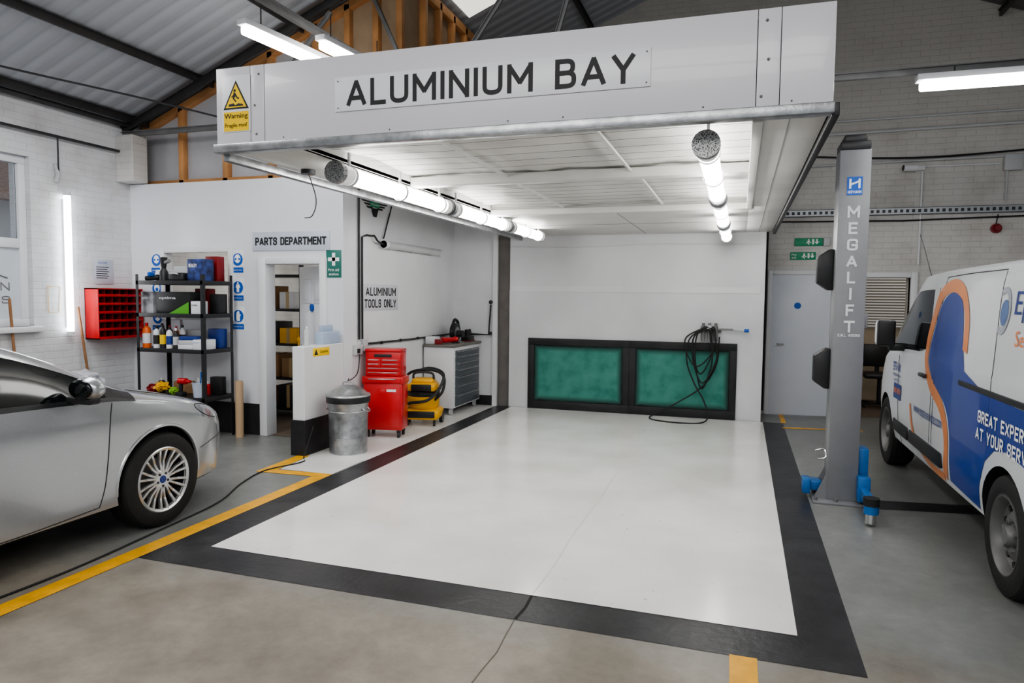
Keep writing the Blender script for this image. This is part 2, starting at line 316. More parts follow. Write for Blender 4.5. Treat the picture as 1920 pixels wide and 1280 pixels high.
def strokes_bm(body,w,h,t,put):
    """each stroke is one continuous mitred ribbon; overlapping strokes sit a hair apart"""
    T=t*h; gap=.30; pen=0; items=[]
    for ch in body:
        gw,S=G[ch]; items.append((pen,S)); pen+=gw+gap
    tot=max(pen-gap,1e-3); s=(w-T)/tot if w and tot>.02 else (h-T)
    bm=bmesh.new(); step=min(.0003,h*.004)
    for px,S in items:
        for j,P in enumerate(S):
            Q=[]
            for a,c in P:
                q=V((T/2+(px+a)*s,T/2+c*(h-T),0))
                if not Q or (q-Q[-1]).length>1e-5: Q.append(q)
            closed=(Q[0]-Q[-1]).length<1e-4 and len(Q)>3
            if closed: Q=Q[:-1]
            else:
                d0=(Q[0]-Q[1]).normalized(); d1=(Q[-1]-Q[-2]).normalized()
                k0=T/2 if (abs(d0.x)>.98 or abs(d0.y)>.98) else T*.22
                Q[0]=Q[0]+d0*k0; Q[-1]=Q[-1]+d1*(T/2 if (abs(d1.x)>.98 or abs(d1.y)>.98) else T*.22)
            n=len(Q); L_=[];R_=[]
            for i in range(n):
                a=Q[i-1] if (i>0 or closed) else None; c=Q[(i+1)%n] if (i<n-1 or closed) else None
                da=(Q[i]-a).normalized() if a is not None else None; dc=(c-Q[i]).normalized() if c is not None else None
                if da is None: da=dc
                if dc is None: dc=da
                tg=(da+dc).normalized(); nn=V((-tg.y,tg.x,0)); co_=max(.4,abs(nn.dot(V((-da.y,da.x,0)))))
                o_=nn*(T/2/co_); L_.append(Q[i]+o_); R_.append(Q[i]-o_)
            vl=[bm.verts.new(put(p.x,p.y,j*step)) for p in L_]; vr=[bm.verts.new(put(p.x,p.y,j*step)) for p in R_]
            for i in range(n if closed else n-1):
                k=(i+1)%n
                try: bm.faces.new((vl[i],vr[i],vr[k],vl[k]))
                except Exception: pass
    return bm
def text_bm(body):
    c=bpy.data.curves.new('t','FONT'); c.body=body; c.size=1; c.resolution_u=3
    o=bpy.data.objects.new('t',c); COL.objects.link(o); bpy.context.view_layer.update()
    me=bpy.data.meshes.new_from_object(o.evaluated_get(bpy.context.evaluated_depsgraph_get()))
    t=bmesh.new(); t.from_mesh(me); bpy.data.objects.remove(o); bpy.data.curves.remove(c); bpy.data.meshes.remove(me)
    return t
def text_on(parent,body,O,U,Vv,x,y,w,h,mat,bold=0,off=.004,name='lettering',xf=None,t=None):
    U=V(U);Vv=V(Vv);N=U.cross(Vv); O=V(O); b=B()
    def put(a,c,dz):
        p=O+U*(x+a)+Vv*(y+c)+N*off
        return xf(p,dz) if xf else p+N*dz
    if all(ch in G for ch in body):
        b.add(strokes_bm(body,w,h,t or .12+bold*2.2,put))
    else:
        for j,sh in enumerate([0] if bold==0 else [-bold,-bold/2,0,bold/2,bold]):
            q=text_bm(body); xs=[v.co.x for v in q.verts]; ys=[v.co.y for v in q.verts]
            x0,x1,y0,y1=min(xs),max(xs),min(ys),max(ys); sy=h/(y1-y0); sx=w/(x1-x0) if w else sy
            for v in q.verts: v.co=put((v.co.x-x0+sh)*sx,(v.co.y-y0)*sy,.00015*j)
            b.add(q)
    return part(parent,name,b,mat,smooth=False)
def shape_on(parent,pts,O,U,Vv,mat,off=.003,name='symbol'):
    U=V(U);Vv=V(Vv);N=U.cross(Vv); b=B()
    for P in ([pts] if not isinstance(pts[0][0],(tuple,list)) else pts):
        b.poly([V(O)+U*p[0]+Vv*p[1]+N*off for p in P])
    return part(parent,name,b,mat,smooth=False)
def circ(cx,cy,r,n=24,ry=None): return [(cx+r*math.cos(2*math.pi*i/n),cy+(ry or r)*math.sin(2*math.pi*i/n)) for i in range(n)]
def panel(name,label,cat,O,U,Vv,w,h,mat,th=.008,group=None,bev=.002):
    U=V(U);Vv=V(Vv);N=U.cross(Vv); b=B()
    b.prism([(0,0,0),tuple(U*w),tuple(U*w+Vv*h),tuple(Vv*h)],N*th,bev=min(bev,th*.4))
    o=b.obj(name,mat,loc=O); return tag(o,label,cat,group)
FX=((1,0,0),(0,0,1)); SX=((0,1,0),(0,0,1))
# ------------------------------------------------------------------ camera
cam=bpy.data.cameras.new('camera'); cam.sensor_width=36; cam.lens=1308.06/1920*36; cam.clip_end=200
co=bpy.data.objects.new('camera',cam); COL.objects.link(co)
Mx=Matrix.Rotation(.31516,3,'Z')@Matrix.Rotation(math.pi/2-.06377,3,'X')@Matrix.Rotation(.01057,3,'Z')
co.matrix_world=Matrix.Translation((0,0,1.62))@Mx.to_4x4(); SC.camera=co
# ------------------------------------------------------------------ room
b=B(); b.box(-7.3,7.7,-3,10.7,-.2,0)
def pl(pts,z,mi): b.mi=mi; b.poly([(x,y,z) for x,y in pts])
pl([(-3.47,3.27),(.57,3.24),(.58,9.75),(-3.42,9.75)],.002,1)
pl([(-3.18,3.57),(.31,3.54),(.33,9.72),(-3.17,9.72)],.004,2)
pl([(-4.12,5.98),(-3.45,5.98),(-3.42,9.75),(-4.12,9.75)],.0015,2)
pl([(-4.02,5.42),(-3.47,5.42),(-3.47,5.98),(-4.08,5.98)],.0015,2)
pl([(-3.60,1.0),(-3.47,1.0),(-3.46,5.30),(-3.59,5.30)],.003,3)
pl([(-4.17,5.26),(-3.46,5.30),(-3.46,5.42),(-4.17,5.38)],.0035,3)
pl([(-4.17,5.26),(-4.02,5.30),(-4.08,5.98),(-4.20,5.95)],.003,3)
pl([(.02,2.0),(.12,2.0),(.12,3.25),(.0,3.25)],.003,3)
pl([(.56,9.35),(1.5,9.48),(1.5,9.56),(.56,9.45)],.003,3)
pl([(.56,9.75),(.62,9.75),(.62,10.48),(.56,10.48)],.003,3)
pl([(.95,5.95),(3.5,6.35),(3.5,6.6),(.95,6.2)],.0025,1)
jx=[(-1.02+.010*math.sin(i*1.7)+.005*math.sin(i*4.1),.2+i*.17) for i in range(19)]
for (xa,ya),(xb,yb) in zip(jx,jx[1:]): pl([(xa-.003,ya),(xa+.003,ya),(xb+.003,yb),(xb-.003,yb)],.0012,4)
jb=[(-1.03,3.26),(-1.02,3.4),(-1.03,3.56)]
for (xa,ya),(xb,yb) in zip(jb,jb[1:]): pl([(xa-.008,ya),(xa+.008,ya),(xb+.008,yb),(xb-.008,yb)],.0032,5)
jw=[(-1.03+.01*math.sin(i*1.3),3.57+i*.3) for i in range(21)]
for (xa,ya),(xb,yb) in zip(jw,jw[1:]): pl([(xa-.002,ya),(xa+.002,ya),(xb+.002,yb),(xb-.002,yb)],.0046,6)
pl([(-3.15,6.55),(.31,6.50),(.31,6.504),(-3.15,6.554)],.0046,6)
struct(b.obj('floor',[FLOOR,BLACKF,WHITEF,YELF,M('slab_joint',(.125,.11,.092),.8),M('worn_black_joint',(.008,.008,.008),.7),M('painted_joint',(.50,.49,.47),.4)],smooth=False))
b=B(); X0,X1=-7.36,-7.06
b.box(X0,X1,-3,4.1,0,3.7); b.box(X0,X1,5.42,10.7,0,3.7); b.box(X0,X1,4.1,5.42,0,1.26); b.box(X0,X1,4.1,5.42,3.02,3.7)
struct(b.obj('wall_left',BRY,smooth=False))
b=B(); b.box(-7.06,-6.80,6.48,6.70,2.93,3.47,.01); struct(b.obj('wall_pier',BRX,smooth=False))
b=B(); b.box(-7.12,-6.98,4.08,5.48,1.20,1.26,.01); struct(b.obj('trim_1',WHITE))
b=B()
for (y0,y1,z0,z1) in [(4.1,5.42,1.26,1.34),(4.1,5.42,2.94,3.02),(4.1,4.18,1.34,2.94),(5.34,5.42,1.34,2.94),(4.18,5.34,2.07,2.17)]:
    b.box(-7.20,-7.12,y0,y1,z0,z1,.008)
w1=struct(b.obj('window_1',M('window_frame_white',(.75,.77,.8),.3,var=.02)))
FROST=M('frosted_glass',(.50,.53,.57),.5,var=.04,emit=.15); PANE=M('clear_pane',(.9,.93,.95),.02,var=0,trans=1)
b=B(); b.box(-7.17,-7.16,4.18,5.34,1.34,2.07); b.obj('frosted_pane',FROST,w1)
b=B(); b.box(-7.17,-7.16,4.18,5.34,2.17,2.94); b.obj('clear_pane',PANE,w1)
text_on(w1,'CROWN',(-7.16,4.62,1.63),*SX,0,0,.62,.085,STEELG,off=.006,t=.14); text_on(w1,'WORKS',(-7.16,4.62,1.50),*SX,.0,0,.62,.075,STEELG,off=.006,t=.14)
b=B(); b.tube([(-7.15,4.5,1.78),(-7.15,4.9,1.84),(-7.15,5.22,1.76)],.006,6,6); b.obj('decal_arc',STEELG,w1)
b=B(); b.box(-12,-9.5,0,12,0,2.9); b.mi=1; b.prism([(-9.3,0,2.85),(-12,0,4.3),(-12,0,2.85)],(0,12,0)); b.mi=2
b.box(-9.5,-9.45,4.6,5.6,1.2,2.4,.01)
tag(b.obj('neighbouring_building',[M('render_wall',(.5,.5,.5),.8,var=.1),M('brown_roof',(.22,.15,.12),.8,var=.3,scale=20),GLASSD]),'pale rendered outbuilding with brown tiled roof seen outside the window','building')
b=B(); Y0,Y1=6.68,6.80; Zt=2.92
b.box(-7.06,-6.56,Y0,Y1,0,Zt); b.box(-6.56,-5.60,Y0,Y1,0,1.35); b.box(-6.56,-5.60,Y0,Y1,2.12,Zt); b.box(-5.60,-5.13,Y0,Y1,0,Zt)
b.box(-5.13,-4.36,Y0,Y1,2.0,Zt); b.box(-4.36,-4.12,Y0,Y1,0,Zt)
struct(b.obj('wall_partition',GLOSSW,smooth=False))
b=B(); b.box(-7.05,-5.20,6.665,6.68,0,.36); struct(b.obj('baseboard_partition',BLACKP))
b=B()
for a in [(-6.60,-6.54,1.31,2.16),(-5.62,-5.56,1.31,2.16),(-6.54,-5.62,2.10,2.16),(-6.54,-5.62,1.31,1.37)]: b.box(a[0],a[1],6.65,6.70,a[2],a[3],.006)
struct(b.obj('trim_2',WHITE))
b=B()
for a in [(-5.20,-5.10,0,2.03),(-4.40,-4.32,0,2.03),(-5.10,-4.40,1.96,2.03)]: b.box(a[0],a[1],6.64,6.82,a[2],a[3],.008)
struct(b.obj('trim_3',WHITE))
b=B(); b.box(-4.24,-4.12,6.80,9.87,0,2.96); struct(b.obj('wall_side',WHITE,smooth=False))
b=B(); b.box(-4.26,-4.12,5.95,6.68,.0,1.10,.008); b.mi=1; b.box(-4.275,-4.108,5.935,6.68,0,.36,.004); struct(b.obj('wall_low',[WHITE,BLACKP],smooth=False))
b=B(); b.box(-4.12,-3.42,9.75,9.87,0,2.96); b.mi=1; b.box(-3.42,-3.22,9.80,9.90,0,2.56); b.mi=0; b.box(-3.47,-3.40,9.70,9.75,0,2.96); b.mi=2; b.box(-4.12,-3.47,9.73,9.75,0,.15)
struct(b.obj('wall_niche',[WHITE,M('taupe_board',(.16,.148,.138),.7,var=.15),BLACKP],smooth=False))
zr=lambda x:3.65+.404*(x+7.06)
b=B(); b.prism([(-7.05,6.9,2.92),(-4.75,6.9,2.92),(-4.75,6.9,zr(-4.75)-.02),(-7.05,6.9,zr(-7.05)-.02)],(0,.03,0))
b.mi=1; b.prism([(-4.75,6.9,2.92),(-3.5,6.9,2.92),(-3.5,6.9,zr(-3.5)-.02),(-4.75,6.9,zr(-4.75)-.02)],(0,.03,0))
b.box(-3.53,-3.50,6.93,10.45,2.96,zr(-3.5)-.02); struct(b.obj('wall_loft',[PLAST,OSB],smooth=False))
b=B()
for x in (-6.42,-5.78,-5.15,-4.55,-4.15,-3.8,-3.52): b.box(x-.035,x+.035,6.82,6.9,2.93,zr(x)-.06,.004)
for y in (7.3,7.7,8.1,8.5,8.9,9.3,9.9): b.box(-3.5,-3.42,y-.03,y+.03,2.96,zr(-3.5)-.05,.004)
b.box(-7.0,-3.5,6.82,6.9,2.92,2.98,.004); b.box(-3.5,-3.42,6.85,10.4,zr(-3.5)-.14,zr(-3.5)-.04,.004); b.box(-4.75,-3.5,6.82,6.9,3.9,3.97,.004)
b.prism([(-7.0,6.82,zr(-7)-.12),(-3.45,6.82,zr(-3.45)-.12),(-3.45,6.82,zr(-3.45)-.04),(-7.0,6.82,zr(-7)-.04)],(0,.08,0))
struct(b.obj('trim_4',WOOD))
b=B(); b.box(-7.06,-4.24,6.80,10.49,2.80,2.92); struct(b.obj('ceiling_store',WHITE,smooth=False))
b=B(); b.box(-7.05,-4.25,10.2,10.48,0,2.8); struct(b.obj('wall_store',WHITE,smooth=False))
b=B(); b.poly([(-7.05,6.7,.003),(-4.27,6.7,.003),(-4.25,10.2,.003),(-7.05,10.2,.003)]); struct(b.obj('floor_store',BROWNF,smooth=False))
b=B(); b.box(-3.22,.30,9.75,10.2,0,2.56)
b.box(-3.22,.30,9.742,9.75,0,1.72); b.prism([(-3.2,9.735,1.70),(-3.2,9.75,1.78),(-3.2,9.75,1.70)],(3.48,0,0)); b.box(.24,.30,9.73,9.75,0,2.5)
b.tube([(-3.19,9.74,2.35),(-2.2,9.742,2.33),(-1.1,9.74,2.36),(.25,9.742,2.34)],.006,6,6)
struct(b.obj('wall_bay',SHEET,smooth=False))
b=B(); Yr=10.49
b.box(-7.3,.42,Yr,Yr+.25,0,6.9); b.box(.42,1.20,Yr,Yr+.25,1.98,6.9); b.box(1.20,1.58,Yr,Yr+.25,0,6.9); b.box(1.58,2.14,Yr,Yr+.25,1.93,6.9); b.box(2.14,7.7,Yr,Yr+.25,0,6.9)
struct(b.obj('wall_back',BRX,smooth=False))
b=B(); b.box(7.45,7.7,-3,10.7,0,4); struct(b.obj('wall_right',BRY,smooth=False))
b=B(); b.box(.36,.42,Yr-.03,Yr+.1,0,2.03,.006); b.box(1.18,1.23,Yr-.03,Yr+.1,0,2.03,.006); b.box(.42,1.18,Yr-.03,Yr+.1,1.97,2.03,.006)
b.box(1.50,1.58,Yr-.04,Yr+.1,0,2.0,.006); b.box(2.14,2.22,Yr-.04,Yr+.1,0,2.0,.006); b.box(1.58,2.14,Yr-.04,Yr+.1,1.93,2.0,.006)
struct(b.obj('trim_5',WHITE))
b=B(); b.box(.42,1.18,Yr-.005,Yr+.04,.01,1.97,.004); d=struct(b.obj('door_1',DOORW))
b=B(); b.cyl((.50,Yr-.03,1.0),(.50,Yr-.005,1.0),.02); b.tube([(.50,Yr-.03,1.0),(.50,Yr-.05,1.0),(.60,Yr-.05,1.0)],.008); b.obj('handle',CHROME,d)
b=B(); b.cyl((.76,Yr-.012,1.54),(.76,Yr-.004,1.54),.045); b.obj('blue_disc_sign',BLUE,d)
b=B(); b.box(1.3,4.0,12.6,12.7,0,2.5); struct(b.obj('wall_office',CREAM,smooth=False))
b=B(); b.box(1.2,1.3,10.75,12.7,0,2.5); struct(b.obj('wall_office_side',CREAM,smooth=False))
b=B(); b.box(1.2,4,10.75,12.7,2.5,2.6); struct(b.obj('ceiling_office',CREAM,smooth=False))
b=B(); b.box(1.3,4.0,10.74,12.6,-.05,.004); struct(b.obj('floor_office',BROWNF,smooth=False))
b=B(); xr=0.0; zt=zr(xr)
b.prism([(-7.4,-3,zr(-7.4)),(xr,-3,zt),(xr,-3,zt+.08),(-7.4,-3,zr(-7.4)+.08)],(0,13.7,0)); b.mi=1
b.prism([(7.8,-3,zr(-7.4)),(xr,-3,zt),(xr,-3,zt+.08),(7.8,-3,zr(-7.4)+.08)],(0,13.7,0))
struct(b.obj('ceiling',[ROOFL,ROOFD],smooth=False))
b=B(); b.prism([(-3.35,7.5,zr(-3.35)-.03),(-2.75,7.5,zr(-2.75)-.03),(-2.75,7.5,zr(-2.75)-.015),(-3.35,7.5,zr(-3.35)-.015)],(0,.9,0))
struct(b.obj('window_2',M('daylit_rooflight',(.95,.90,.80),.4,var=.15,scale=4,emit=1.1)))
def beam(nm,pts,w,h,mat):
    b=B(); a,c=V(pts[0]),V(pts[1]); d=(c-a); L=d.length; q=d.to_track_quat('X','Z').to_matrix().to_4x4()
    b.box(0,L,-w/2,w/2,-h/2,h/2,.004,mat=Matrix.Translation(a)@q)
    b.box(0,L,-w,w,h/2-.008,h/2,0,mat=Matrix.Translation(a)@q)
    return struct(b.obj(nm,mat))
k=10
for x in (-6.9,-5.93,-4.7,-3.9,-2.2,-1.0,1.2,3.0,5.0):
    z=zr(-abs(x))
    beam('trim_%d'%k,[(x,-2.5,z-.05),(x,10.45 if x>-3.5 else 6.82,z-.05)],.035,.08,STEELD); k+=1
for y in (6.6,1.2):
    beam('trim_%d'%k,[(-7.05,y,zr(-7.05)-.11),(0,y,zr(0)-.11)],.045,.08,STEELD); k+=1
    beam('trim_%d'%k,[(7.4,y,zr(-7.4)-.11),(0,y,zr(0)-.11)],.045,.08,STEELD); k+=1
    beam('trim_%d'%k,[(-7.05,y,3.50),(7.4,y,3.50)],.045,.055,STEELG); k+=1
for a,c in [((-3.15,6.6,3.55),(-3.75,6.6,4.8)),((-3.0,6.6,3.55),(-1.5,6.6,5.6)),((-1.9,6.6,3.55),(-1.2,6.6,5.9)),((-5.2,6.6,3.55),(-4.2,6.6,4.6))]:
    beam('trim_%d'%k,[a,c],.03,.04,STEELG); k+=1
beam('trim_%d'%k,[(-4.05,3.2,4.15),(-3.95,6.55,4.15)],.05,.06,STEELG); k+=1
b=B(); b.tube([(-7.0,-2,3.28),(-7.0,6.6,3.28)],.016); b.tube([(-6.98,3,3.62),(-6.98,6.6,3.60)],.03); b.tube([(-7.0,5.70,3.28),(-7.0,5.70,2.98),(-7.02,5.72,2.92)],.008)
struct(b.obj('trim_%d'%k,STEELD)); k+=1
b=B(); b.tube([(-7.04,5.70,3.0),(-7.03,5.72,2.88),(-7.045,5.70,2.80)],.022); tag(b.obj('lamp_hook',LGREY),'small grey hook fixed on the brick wall','hook')
b=B(); b.tube([(-6.9,1.5,3.65),(-6.4,4.0,3.60),(-5.7,5.6,3.55),(-5.2,6.5,3.48)],.010,6,8); tag(b.obj('sagging_cable',BLK),'sagging dark cable strung below the sloping roof','cable')
# ------------------------------------------------------------------ canopy
CX0,CX1,CY0,CZ0,CZ1=-3.08,.38,3.57,2.475,2.985
ca=thing('spray_bay_canopy','large white panelled canopy with galvanised rails over the bay','canopy',(-1.35,6.6,2.475))
def L(b_):
    bmesh.ops.translate(b_.bm,vec=(1.35,-6.6,-2.475),verts=b_.bm.verts); return b_
b=B()
for x0,x1 in [(CX0,-2.835),(-2.83,-2.735),(-2.73,.04),(.043,.145),(.148,CX1)]: b.box(x0,x1,CY0,CY0+.05,2.525,CZ1,.003)
part(ca,'fascia_panel',L(b),FASC)
b=B(); b.box(CX0-.005,CX1+.005,CY0-.03,CY0+.05,2.478,2.528,.005); part(ca,'front_rail',L(b),GALV,'galvanised bottom rail')
b=B()
for x in (-2.78,.09):
    for z in (2.58,2.75,2.93): b.sph((x+random.uniform(-.03,.03),CY0-.002,z),.008,sub=1)
for x in (-1.9,-1.2,-.9,-.2,.2,-2.6): b.sph((x,CY0-.002,2.55),.005,sub=1)
part(ca,'rivet',L(b),STEELG)
for x0,x1,y0,y1,z0,z1 in [(CX0,CX0+.04,CY0+.05,9.74,2.52,CZ1),(CX1-.04,CX1,CY0+.05,9.74,2.52,CZ1),(CX0,CX1,9.6,9.74,2.56,CZ1)]:
    b=B(); b.box(x0,x1,y0,y1,z0,z1); part(ca,'side_panel',L(b),FASC)
b=B(); b.box(CX0,CX1,CY0+.05,9.74,CZ1-.03,CZ1-.01); part(ca,'top_panel',L(b),FASC)
b=B(); b.box(CX1-.005,CX1+.03,CY0,9.74,2.47,2.53,.003); part(ca,'side_rail',L(b),BLK,'black edge trim')
b=B(); b.box(CX0,CX0+.05,CY0+.05,9.74,2.44,2.49,.004); part(ca,'side_rail',L(b),GALV)
b=B(); b.box(.05,CX1-.01,CY0+.05,9.74,2.50,2.53,.004); b.box(CX0+.04,-2.53,CY0+.05,9.74,2.50,2.53,.004); b.box(-2.53,.05,7.05,9.74,2.50,2.53,.004)
b.box(-2.53,.05,CY0+.05,3.66,2.50,2.53); b.box(-2.53,.05,5.10,5.22,2.49,2.56,.006); b.box(-2.53,.10,6.98,7.06,2.47,2.53,.006); b.box(.03,.08,3.62,7.0,2.47,2.60,.004)
b.box(-2.56,-2.53,3.62,7.05,2.50,2.60); b.box(-2.55,.05,3.62,3.65,2.50,2.60); b.box(-2.55,.05,7.03,7.06,2.5,2.60)
part(ca,'soffit_frame',L(b),SOF)
b=B()
for (xa,xb,ya,yb) in [(-2.53,.05,8.35,8.36),(-1.25,-1.24,7.06,9.6),(.20,.205,3.7,9.7)]: b.box(xa,xb,ya,yb,2.497,2.501)
part(ca,'panel_joint',L(b),M('grey_joint',(.25,.25,.25),.6,var=.1))
b=B()
t=bmesh.new(); nx,ny=60,74
g=[[t.verts.new((-2.75+3.0*i/nx,3.58+3.7*j/ny,2.588+.026*NZ.noise(V((i*.10,j*.07,0)))+.014*NZ.noise(V((i*.35,j*.15,3)))-.016*abs(math.sin(j/ny*math.pi*3)))) for i in range(nx+1)] for j in range(ny+1)]
for j in range(ny):
    for i in range(nx): t.faces.new((g[j][i],g[j][i+1],g[j+1][i+1],g[j+1][i]))
b.add(t); part(ca,'insulation_quilt',L(b),QUILT,'crinkled white foil insulation')
b=B()
for x in (-1.72,-.78): b.box(x-.008,x+.008,3.66,5.1,2.53,2.548)
for x in (-1.75,-.75): b.box(x-.008,x+.008,5.22,7.0,2.53,2.548)
part(ca,'support_bar',L(b),SOF)
b=B()
for i in range(17):
    y=3.78+i*.20
    if abs(y-5.16)<.07: continue
    b.tube([(-2.53,y,2.556),(-1.6,y+.016,2.548),(-.6,y-.016,2.552),(.03,y,2.556)],.0010,4)
part(ca,'tension_wire',L(b),M('thin_wire',(.12,.12,.12),.4,.3,var=0))
BM=M('faded_blue_print',(.25,.33,.52),.5,var=0)
for (x,y,w_) in [(-1.35,4.55,.5),(-.55,4.25,.45),(-1.2,6.1,.45),(-.35,3.95,.35)]:
    text_on(ca,'INSULATION QUILT',(x+1.35,y-6.6,2.548-2.475),(1,.12,0),(0,-1,0),0,0,w_,.025,BM,off=.003,name='printed_mark')
s=panel('name_sign','long white sign with bold charcoal capitals riveted to canopy fascia','sign',(-2.245,CY0-.0005,2.668),*FX,1.79,.192,SIGNW)
text_on(s,'ALUMINIUM BAY',(0,0,0),*FX,.075,.022,1.64,.150,INK,t=.165,off=.0090)
b=B()
for x in (.02,1.77):
    for z in (.02,.17): b.sph((x,-.009,z),.005,sub=1)
part(s,'rivet',b,STEELG)
s=panel('warning_sign','white and yellow fragile roof warning sign on the canopy corner','sign',(-3.035,CY0-.0005,2.60),*FX,.205,.335,SIGNW,th=.004)
shape_on(s,[[(.012,.005),(.193,.005),(.193,.120),(.012,.120)]],(0,0,0),*FX,SIGY,.0055,'yellow_panel')
text_on(s,'Warning',(0,0,0),*FX,.018,.072,.168,.038,INK,.02,.0065); text_on(s,'Fragile roof',(0,0,0),*FX,.022,.022,.16,.03,INK,.02,.0065)
shape_on(s,[(.010,.135),(.195,.135),(.1025,.305)],(0,0,0),*FX,INK,.0055,'triangle_border')
shape_on(s,[(.027,.145),(.178,.145),(.1025,.285)],(0,0,0),*FX,SIGY,.0062,'triangle_fill')
shape_on(s,[circ(.095,.245,.009,12),[(.088,.237),(.10,.232),(.115,.205),(.128,.2),(.126,.193),(.11,.197),(.1,.21),(.092,.2),(.108,.18),(.102,.175),(.08,.197),(.084,.215)],[(.05,.152),(.155,.152),(.155,.162),(.12,.168),(.1,.158),(.085,.17),(.05,.165)],[(.07,.21),(.088,.222),(.09,.216),(.074,.203)]],(0,0,0),*FX,INK,.007,'falling_figure')
def tube_lamp(x,y0,y1,z,cap,grp):
    t=thing('fluorescent_tube_lamp','lit fluorescent tube in round clear housing under the canopy','lamp',(x,(y0+y1)/2,z),group=grp); l=(y1-y0)/2
    b=B(); b.cyl((0,-l+.16,0),(0,l-.10,0),.055,seg=24); part(t,'diffuser',b,TUBE,'glowing diffuser')
    b=B(); b.cyl((0,-l+.04,0),(0,-l+.17,0),.062,seg=24); b.cyl((0,l-.12,0),(0,l,0),.062,seg=24); part(t,'end_collar',b,CLEAR)
    b=B(); b.cyl((0,-l,0),(0,-l+.05,0),.072,seg=24); b.cyl((0,l-.03,0),(0,l+.005,0),.065,seg=24); part(t,'end_cap',b,PERF if cap else GALV,'perforated metal cap' if cap else None)
    for yy in (-l*.8,0,l*.8):
        yw=(y0+y1)/2+yy
        b=B(); b.box(-.008,.008,yy-.010,yy+.010,.05,(2.565 if yw<7 else 2.499)-z,.002); b.lathe([(.062,-.012),(.068,-.012),(.068,.012),(.062,.012),(.062,-.012)],20,Matrix.Translation((0,yy,0))@Matrix.Rotation(math.pi/2,4,'X'))
        part(t,'bracket',b,LGREY)
for a,c,f in [(3.95,5.78,1),(5.80,7.45,0),(7.47,8.85,0)]: tube_lamp(-2.50,a,c,2.41,f,'tube lamps under the canopy')
for a,c,f in [(3.74,5.75,1),(5.77,7.65,0),(7.67,9.5,0)]: tube_lamp(-.19,a,c,2.41,f,'tube lamps under the canopy')
b=B(); b.cyl((-2.93,4.3,2.499),(-2.93,4.3,2.47),.05); b.tube([(-2.93,4.3,2.48),(-2.90,4.35,2.30),(-3.0,4.45,2.2),(-3.1,4.5,2.19)],.004,5,6); tag(b.obj('dangling_cable',BLK),'thin dark cable dangling from the canopy edge','cable')
# ------------------------------------------------------------------ roof lamps
def batten(p0,p1,lab,w=.11,rod=0):
    p0=V(p0);p1=V(p1);d=p1-p0;l=d.length
    t=thing('ceiling_batten_lamp',lab,'lamp',(p0+p1)/2,math.atan2(d.y,d.x),'roof batten lamps')
    b=B(); b.box(-l/2,l/2,-w/2,w/2,.02,.07,.008); part(t,'housing',b,WHITE)
    b=B(); b.box(-l/2+.03,l/2-.03,-w/2+.008,w/2-.008,-.05,.022,.02,seg=3); part(t,'diffuser',b,TUBEB,'glowing diffuser')
    b=B()
    for x in (-l*.35,l*.35): b.cyl((x,0,.07),(x,0,.07+rod),.006,seg=6)
    part(t,'hanger',b,STEELD); return t
batten((-4.05,5.0,3.86),(-3.85,6.45,3.86),'lit white batten lamp hung below the pale roof slope',rod=.22)
batten((-3.62,5.5,3.86),(-3.5,6.5,3.86),'lit white batten lamp hung beside the steel truss',rod=.22)
batten((1.30,6.5,3.37),(3.1,6.5,3.37),'lit white batten lamp under the truss tie bar',w=.13,rod=.06)
t=thing('wall_tube_lamp','slim lit vertical tube lamp on white brick wall','lamp',(-7.0,5.79,1.93))
b=B(); b.cyl((0,0,-.74),(0,0,.74),.035,seg=16); part(t,'diffuser',b,TUBE2)
b=B(); b.cyl((0,0,.74),(0,0,.78),.037,seg=16); b.cyl((0,0,-.78),(0,0,-.74),.037,seg=16); part(t,'end_cap',b,WHITE)
b=B(); b.box(-.06,-.03,-.02,.02,-.7,.7); part(t,'mounting_strip',b,WHITE)
# ------------------------------------------------------------------ filters
for x0,x1,lab in [(-2.92,-1.45,'black framed green exhaust filter, clean panel'),(-1.45,-.02,'black framed green exhaust filter behind hanging hose')]:
    t=thing('exhaust_filter',lab,'filter',((x0+x1)/2,9.74,0),group='exhaust filters'); w=(x1-x0)/2
    b=B(); b.box(-w,w,-.03,0,0,.12,.004); b.box(-w,w,-.03,0,.93,1.03,.004); b.box(-w,-w+.09,-.03,0,.12,.93,.004); b.box(w-.09,w,-.03,0,.12,.93,.004); part(t,'frame',b,BLACKP)
    b=B(); b.box(-w+.09,w-.09,-.018,-.002,.12,.93); part(t,'filter_mat',b,FILT,'dusty green glass-fibre mat')
t=thing('air_regulator','wall mounted air regulator with gauges and valve handle','regulator',(-.28,9.74,1.2))
b=B(); b.box(-.22,.05,-.02,0,-.03,.03,.004)
for x in (-.18,-.10,-.02): b.cyl((x,-.07,-.14),(x,-.07,.06),.03); b.cyl((x,-.07,.06),(x,-.07,.10),.02)
b.cyl((-.22,-.07,.02),(.2,-.07,.02),.014); part(t,'body',b,STEELG)
b=B(); b.cyl((.2,-.07,.02),(.34,-.07,.01),.018); part(t,'valve_handle',b,LGREY); b=B(); b.cyl((.34,-.07,.01),(.40,-.07,.01),.022); part(t,'valve_grip',b,BLUE,'blue grip')
b=B(); b.cyl((-.10,-.10,.04),(-.10,-.12,.04),.03); part(t,'gauge',b,SIGNW)
b=B()
P=[(-.34,9.62,1.24)]
for cx,w_,bt in [(-.44,.13,.62),(-.40,.17,.50),(-.47,.19,.72),(-.42,.12,.42)]:
    P+=[(cx-w_,9.60,1.12),(cx-w_*1.05,9.585,.5*(1.12+bt)),(cx-w_*.3,9.58,bt),(cx+w_*.7,9.60,.5*(1.1+bt)),(cx+w_*.6,9.62,1.10),(cx+.05,9.63,1.25)]
